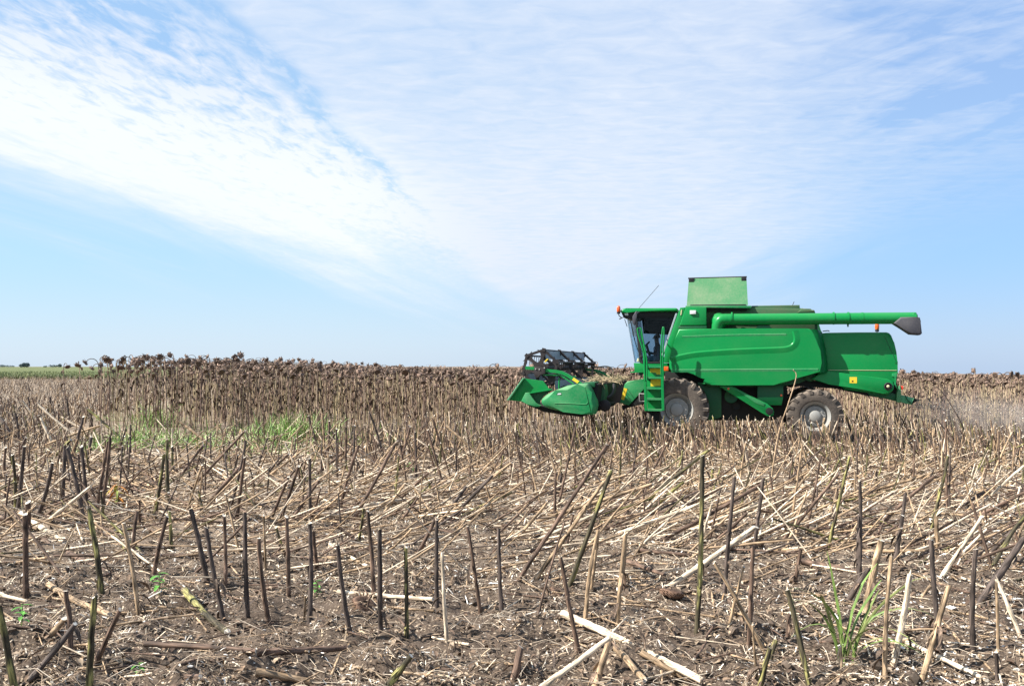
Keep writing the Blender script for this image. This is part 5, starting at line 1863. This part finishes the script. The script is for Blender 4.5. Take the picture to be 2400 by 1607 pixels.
# ------------------------------------------------------------------ litter: chaff, pith, dead leaves, clods
def build_litter():
    rs = np.random.default_rng(9)
    a = Acc()
    n = 235000
    y = 5.2 + 20 * rs.random(n) ** 1.5
    x = rs.uniform(-.83, .83, n) * y
    dens = 1.3 * vnoise(x * .9, y * .9) + 1.2 * vnoise(x * 3, y * 3)
    want = np.interp(y, [5, 7.2, 8.5, 10, 14], [-.12, -.05, .15, .38, .5])
    ok = dens + want > rs.uniform(-.55, .35, n)
    x, y = x[ok], y[ok]
    n = len(x)
    z = gz(x, y)
    sz = np.clip(np.exp(rs.normal(-5.25, .5, n)), .0016, .011) * np.interp(y, [5, 10, 25], [1.0, 1.25, 2.4])
    asp = np.exp(rs.uniform(.5, 2.9, n))
    az = rs.uniform(0, 6.28, n)
    tl = rs.normal(0, .45, n)
    d = np.stack([np.cos(az) * np.cos(tl), np.sin(az) * np.cos(tl), np.sin(tl)], -1)
    s = np.stack([-np.sin(az), np.cos(az), rs.normal(0, .5, n)], -1)
    s /= np.linalg.norm(s, axis=1)[:, None]
    c = np.stack([x, y, z + .012 + sz * .5 * rs.random(n)], -1)
    h = (sz * asp)[:, None] * d * .5
    w = sz[:, None] * s * .5
    up = np.stack([np.zeros(n), np.zeros(n), sz * rs.uniform(.1, .9, n)], -1)
    V = np.stack([c - h - w, c - h * .9 + w, c + up - w * .8, c + up + w, c + h - w * .6, c + h * .8 + w * .7], 1)
    pal = np.array([(.66, .565, .435), (.44, .335, .225), (.20, .14, .095), (.075, .052, .038), (.78, .73, .65), (.30, .19, .10), (.13, .098, .08)])
    pr = np.array([.20, .26, .19, .14, .07, .04, .10])
    ci = pal[rs.choice(len(pal), n, p=pr)] * rs.uniform(.75, 1.2, (n, 1))
    off = (np.arange(n) * 6)[:, None, None]
    Q = (np.array([(0, 1, 3, 2), (2, 3, 5, 4)])[None] + off).reshape(-1, 4)
    a.add(V.reshape(-1, 3), Q, None, np.repeat(ci, 6, axis=0))
    o = link('crop_litter', a.mesh('crop_litter', False), M['litter'])
    tag(o, 'chopped straw, chaff and leaf scraps strewn over the soil', 'litter', kind='stuff')
    # white pith chunks
    a = Acc()
    ico = bmesh.new()
    bmesh.ops.create_icosphere(ico, subdivisions=1, radius=1)
    iv = np.array([q.co[:] for q in ico.verts])
    it = np.array([[q.index for q in f.verts] for f in ico.faces])
    ico.free()
    n = 800
    y = 5.4 + 9 * rs.random(n) ** 1.6
    x = rs.uniform(-.64, .64, n) * y
    n2 = 520
    y2 = rs.uniform(5.6, 8.2, n2)
    x2 = y2 * rs.uniform(.42, .64, n2)
    x, y = np.concatenate([x, x2]), np.concatenate([y, y2])
    z = gz(x, y)
    for k in range(len(x)):
        s = np.array((rs.uniform(.6, 2.4), rs.uniform(.6, 1.1), rs.uniform(.35, .8))) * math.exp(rs.normal(-5.1 if k < n else -4.72, .38))
        an = rs.uniform(0, 6.28)
        rot = np.array([[math.cos(an), -math.sin(an), 0], [math.sin(an), math.cos(an), 0], [0, 0, 1]])
        vv = (iv * (1 + rs.normal(0, .18, (len(iv), 1)))) * s
        a.add(vv @ rot.T + (x[k], y[k], z[k] + s[2] * .7), None, it, np.array((.74, .70, .64)) * rs.uniform(.7, 1.12))
    o = link('pith_scraps', a.mesh('pith_scraps', False), M['litter'])
    tag(o, 'small white scraps of stalk pith scattered on the soil', 'litter', kind='stuff')
    # soil clods
    a = Acc()
    n = 7500
    y = 5.3 + 8 * rs.random(n) ** 1.3
    x = rs.uniform(-.8, .8, n) * y
    z = gz(x, y)
    for k in range(n):
        s = np.array((rs.uniform(.7, 1.4), rs.uniform(.7, 1.3), rs.uniform(.45, .9))) * min(.045, math.exp(rs.normal(-4.55, .6)))
        vv = iv * (1 + rs.normal(0, .22, (len(iv), 1))) * s
        a.add(vv + (x[k], y[k], z[k] + s[2] * .25), None, it, np.array((.092, .068, .050)) * rs.uniform(.6, 1.5))
    o = link('soil_clods', a.mesh('soil_clods', False), M['litter'])
    tag(o, 'crumbly brown clods of soil on the field surface', 'soil', kind='stuff')
    # crumpled dead leaves
    a = Acc()
    for k in range(8500):
        y = 5.4 + 15 * rs.random() ** 1.35
        x = rs.uniform(-.8, .8) * y
        an = rs.uniform(0, 6.28)
        leaf_piece(a, (x, y, float(gz(x, y)) + rs.uniform(.008, .05)), (math.cos(an), math.sin(an), rs.uniform(-.1, .6)), rs.uniform(.03, .12) * (.7 if y < 8 else 1), rs.uniform(.007, .024),
                   np.array([(.085, .055, .038), (.12, .08, .055), (.20, .135, .088), (.32, .24, .165)][int(rs.integers(0, 4))]), rs.uniform(.3, 1.4), rs, 3, rs.uniform(.2, 1.0))
    o = link('dead_leaves', a.mesh('dead_leaves'), M['litter'])
    tag(o, 'curled brown dead leaves lying among the stubble', 'leaves', kind='stuff')
    # fine fibres
    a = Acc()
    for k in range(11000):
        y = 5.4 + 13 * rs.random() ** 1.2
        x = rs.uniform(-.8, .8) * y
        L = rs.uniform(.05, .38)
        an = rs.uniform(0, 6.28)
        p0 = np.array((x, y, float(gz(x, y)) + .012))
        p1 = p0 + np.array((math.cos(an), math.sin(an), rs.uniform(0, .5))) * L * .5
        p2 = p1 + np.array((math.cos(an + rs.normal(0, .6)), math.sin(an), rs.uniform(-.5, .2))) * L * .5
        V, Q, T, C = tube([p0, p1, p2], rs.uniform(.0012, .0032), 3, np.array([(.50, .41, .31), (.30, .22, .15), (.15, .11, .08)][int(rs.integers(0, 3))]), False)
        a.add(V, Q, None, C)
    o = link('straw_fibres', a.mesh('straw_fibres'), M['litter'])
    tag(o, 'thin torn straw fibres scattered over the ground', 'straw', kind='stuff')


build_litter()

# ------------------------------------------------------------------ grass, weeds, dropped heads
def blades(a, x, y, n, h, spread, w, cols, rs, droop=1.9):
    for _ in range(n):
        px, py = x + rs.normal(0, spread), y + rs.normal(0, spread * .8)
        an = rs.uniform(0, 6.28)
        out = rs.uniform(.1, .8)
        leaf_piece(a, (px, py, float(gz(px, py))), (math.cos(an) * out, math.sin(an) * out, 1.0), h * rs.uniform(.5, 1.15), w * rs.uniform(.6, 1.3),
                   np.array(cols[int(rs.integers(0, len(cols)))]) * rs.uniform(.8, 1.2), droop * rs.uniform(.4, 1.5), rs, 4, .35)


def build_green():
    rs = np.random.default_rng(21)
    GC = [(.14, .25, .05), (.23, .34, .09), (.34, .41, .17), (.44, .44, .24), (.18, .30, .07)]
    a = Acc()
    for px, py, n, h, sp in ((330, 1045, 420, .7, .6), (420, 1050, 420, .65, .55), (365, 1000, 330, 1.05, .42), (270, 1050, 120, .4, .4), (470, 1045, 160, .4, .4), (355, 985, 110, 1.1, .22), (260, 985, 80, .5, .5), (560, 1050, 160, .5, .7), (520, 1020, 110, .6, .6), (230, 1055, 120, .5, .5)):
        x, y = ground_at(px, py)
        blades(a, x, y, n, h, sp, .011, GC, rs)
    o = link('long_grass', a.mesh('long_grass'), M['grass'])
    tag(o, 'long green grass growing in front of the open end of the sunflowers', 'grass', kind='stuff')
    a = Acc()
    for px, py, n, h, sp in ((680, 1030, 400, .95, .5), (640, 1035, 220, .75, .45), (740, 1030, 250, .9, .45), (660, 1060, 150, .45, .6), (860, 1030, 90, .5, .45), (800, 1045, 110, .5, .6)):
        x, y = ground_at(px, py)
        blades(a, x, y, n, h, sp, .011, GC, rs, 1.5)
    o = link('long_grass', a.mesh('long_grass'), M['grass'])
    tag(o, 'second patch of long green grass, before the dense sunflower front', 'grass', kind='stuff')
    # broad bladed grass plant near the camera, on the right
    x, y = ground_at(1985, 1565)
    root = empty('grass_plant', (x, y, float(gz(x, y))))
    tag(root, 'yellow-green broad bladed grass plant growing beside thick tan stalk', 'grass plant')
    for k in range(17):
        a = Acc()
        an = rs.uniform(0, 6.28)
        out = rs.uniform(.05, .38)
        b0 = rs.normal(0, .03, 2)
        leaf_piece(a, (b0[0], b0[1], 0), (math.cos(an) * out, math.sin(an) * out * .6, 1.0), rs.uniform(.4, .95), rs.uniform(.010, .018),
                   np.array([(.19, .25, .07), (.27, .30, .11), (.13, .20, .05), (.34, .33, .15)][int(rs.integers(0, 4))]), rs.uniform(.9, 2.9), rs, 8, .3)
        link('grass_blade', a.mesh('grass_blade'), M['grass'], root)
    # seedlings
    spots = [(372, 1395, 'leafy green seedling growing between two leaning brown stalks', .22), (742, 1392, 'small bright green weed at the foot of a dark stalk', .16),
             (50, 1478, 'low spreading green weed near the corner of the field', .18), (325, 1553, 'tiny green seedling beside a mottled stalk in the bare strip', .12),
             (778, 1112, 'tiny pale green weed in the trampled middle ground', .2), (968, 1112, 'green weed tuft under a dark upright stalk in the middle ground', .24)]
    for px, py, lab, h in spots:
        x, y = ground_at(px, py)
        root = empty('weed', (x, y, float(gz(x, y))))
        tag(root, lab, 'weed', 'small green weeds')
        V, Q, T, C = tube([(0, 0, -.01), (.01, 0, h * .5), (.0, .01, h)], [.005, .004, .003], 5, (.16, .22, .06))
        link('stem', np_mesh('stem', V, Q, T, C), M['grass'], root)
        for k in range(9):
            a = Acc()
            an = k * 2.4 + rs.normal(0, .2)
            leaf_piece(a, (0, 0, h * (.25 + .75 * k / 9)), (math.cos(an), math.sin(an), .4), rs.uniform(.06, .11) * h / .18, rs.uniform(.012, .02) * h / .18, np.array((.075, .20, .035)) * rs.uniform(.8, 1.8), .8, rs, 4, .3)
            link('leaf', a.mesh('leaf'), M['grass'], root)
    # wilting orange leaved plant on the left
    x, y = ground_at(272, 1185)
    root = empty('wilted_plant', (x, y, float(gz(x, y))))
    tag(root, 'wilting plant with yellow and orange leaves among dark stalks', 'plant')
    V, Q, T, C = tube([(0, 0, -.01), (.02, 0, .2), (.03, .01, .38)], [.008, .006, .004], 5, (.25, .22, .08))
    link('stem', np_mesh('stem', V, Q, T, C), M['grass'], root)
    for k in range(16):
        a = Acc()
        an = k * 2.4
        leaf_piece(a, (.02, 0, .06 + .3 * k / 16), (math.cos(an), math.sin(an), .2), rs.uniform(.16, .28), rs.uniform(.018, .03), np.array([(.40, .30, .05), (.50, .20, .04), (.22, .26, .06), (.30, .13, .04)][k % 4]), 1.6, rs, 4, .3)
        link('leaf', a.mesh('leaf'), M['grass'], root)
    # drooping dry blade bent over on the right
    x, y = ground_at(*zp('D', 1545, 1180))
    a = Acc()
    zt = CAM_H - (zp('D', 1545, 870)[1] - 858) / F * y
    for k in range(4):
        leaf_piece(a, (x - .01 + .008 * k, y + .01 * k, zt - .03), (.35 + .1 * k, .1, 1.0), .48 - .05 * k, .012, (.60, .52, .38), 3.6, rs, 10, .3)
    o = link('dry_blade', a.mesh('dry_blade'), M['litter'])
    tag(o, 'bleached dry leaf blade bent over the top of a short stalk', 'leaf')
    # heads dropped on the ground
    for px, py, lab, s in ((852, 1432, 'fallen sunflower seed head lying between two dark stalks', 1.0), (1572, 1398, 'dark crumpled seed head on the soil behind a tall mottled stalk', 1.1),
                           (1308, 1398, 'broken seed head leaning against the foot of a brown stalk', .8), (2232, 1338, 'rounded brown seed head half hidden behind a pale leaning stalk', .9)):
        x, y = ground_at(px, py)
        root = empty('seed_head', (x, y, float(gz(x, y)) + .02))
        tag(root, lab, 'flower head', 'seed heads dropped on the soil')
        root.rotation_euler = (rs.normal(0, .3), rs.normal(0, .3), rs.uniform(0, 6.28))
        root.scale = (s, s, s)
        sg = 18
        an = np.arange(sg) * 2 * math.pi / sg
        wob = 1 + rs.normal(0, .08, sg)
        prof = [(.02, .045), (.05, .04), (.075, .05), (.095, .035), (.10, .01), (.07, -.01)]
        V = np.concatenate([np.stack([r_ * np.cos(an) * wob, r_ * np.sin(an) * wob, h_ + rs.normal(0, .004, sg)], -1) for r_, h_ in prof])
        Cc = np.concatenate([np.tile(np.array((.10, .06, .04)) * f_, (sg, 1)) for f_ in (.5, .6, .9, 1.4, 1.6, 1.0)])
        Q = [(i * sg + k, i * sg + (k + 1) % sg, (i + 1) * sg + (k + 1) % sg, (i + 1) * sg + k) for i in range(5) for k in range(sg)]
        link('seed_disc', np_mesh('seed_disc', V, Q, None, Cc), M['bloom'], root)
        a = Acc()
        for k in range(22):
            th = 2 * math.pi * k / 22
            leaf_piece(a, (.09 * math.cos(th), .09 * math.sin(th), .02), (math.cos(th), math.sin(th), .6), .05, .010, np.array((.22, .135, .075)) * rs.uniform(.7, 1.3), .5, rs, 3, .4)
        link('bract_ring', a.mesh('bract_ring'), M['bloom'], root)


build_green()

# ------------------------------------------------------------------ chaff thrown out behind the machine
def build_spray():
    rs = np.random.default_rng(33)
    a = Acc()
    n = 10000
    t = rs.random(n) ** 1.1
    u = 6.55 + 6.5 * t
    w = 1.02 - .12 * t - .75 * t * t + rs.normal(0, 1, n) * (.05 + .28 * t)
    v = rs.normal(0, 1, n) * (.35 + 1.3 * t)
    x, y = to_world(u, v)
    g0 = gz(x, y)
    ok = w > g0 + .02
    x, y, w = x[ok], y[ok], w[ok]
    n = len(x)
    s = np.exp(rs.normal(-5.1, .45, n))[:, None]
    d1, d2 = rs.normal(0, 1, (n, 3)), rs.normal(0, 1, (n, 3))
    c = np.stack([x, y, w], -1)
    V = np.stack([c - d1 * s * .9, c + d2 * s * .5, c + d1 * s * .9, c - d2 * s * .5], 1).reshape(-1, 3)
    pal = np.array([(.42, .35, .28), (.30, .24, .18), (.58, .52, .44)])
    a.add(V, np.arange(4 * n).reshape(-1, 4), None, np.repeat(pal[rs.integers(0, 3, n)], 4, axis=0))
    o = link('chaff_spray', a.mesh('chaff_spray', False), M['litter'])
    tag(o, 'pale chaff flying out behind the harvester chute', 'chaff', kind='stuff')
    # the dust that hangs with it
    m = bpy.data.materials.new('dust')
    m.use_nodes = True
    nt = m.node_tree
    nt.nodes.clear()
    g = NG(nt)
    out = g.n('ShaderNodeOutputMaterial')
    pv = g.n('ShaderNodeVolumePrincipled')
    pv.inputs['Color'].default_value = (0.78, 0.66, 0.56, 1)
    pv.inputs['Anisotropy'].default_value = 0.2
    co = obj_co(g)
    ln = g.n('ShaderNodeVectorMath', operation='LENGTH')
    g.link(co, ln.inputs[0])
    fall = g.ss(ln.outputs['Value'], 1.0, 0.15)
    nz = g.ss(g.noise(co, 2.3, 4), .3, .7, .35, 1.0)
    g.link(g.m('MULTIPLY', g.m('MULTIPLY', fall, nz), 0.5), pv.inputs['Density'])
    g.link(pv.outputs[0], out.inputs['Volume'])
    bm = bmesh.new()
    bmesh.ops.create_icosphere(bm, subdivisions=3, radius=1)
    me = bpy.data.meshes.new('dust_cloud')
    bm.to_mesh(me)
    bm.free()
    x, y = to_world(9.0, .1)
    o = link('dust_cloud', me, m)
    o.location = (x, y, .62)
    o.scale = (3.9, 1.9, .95)
    o.rotation_euler = (0, R(7), -HEAD)
    tag(o, 'faint dust hanging in the chaff behind the harvester', 'dust', kind='stuff')


build_spray()
print('objects', len(bpy.data.objects))
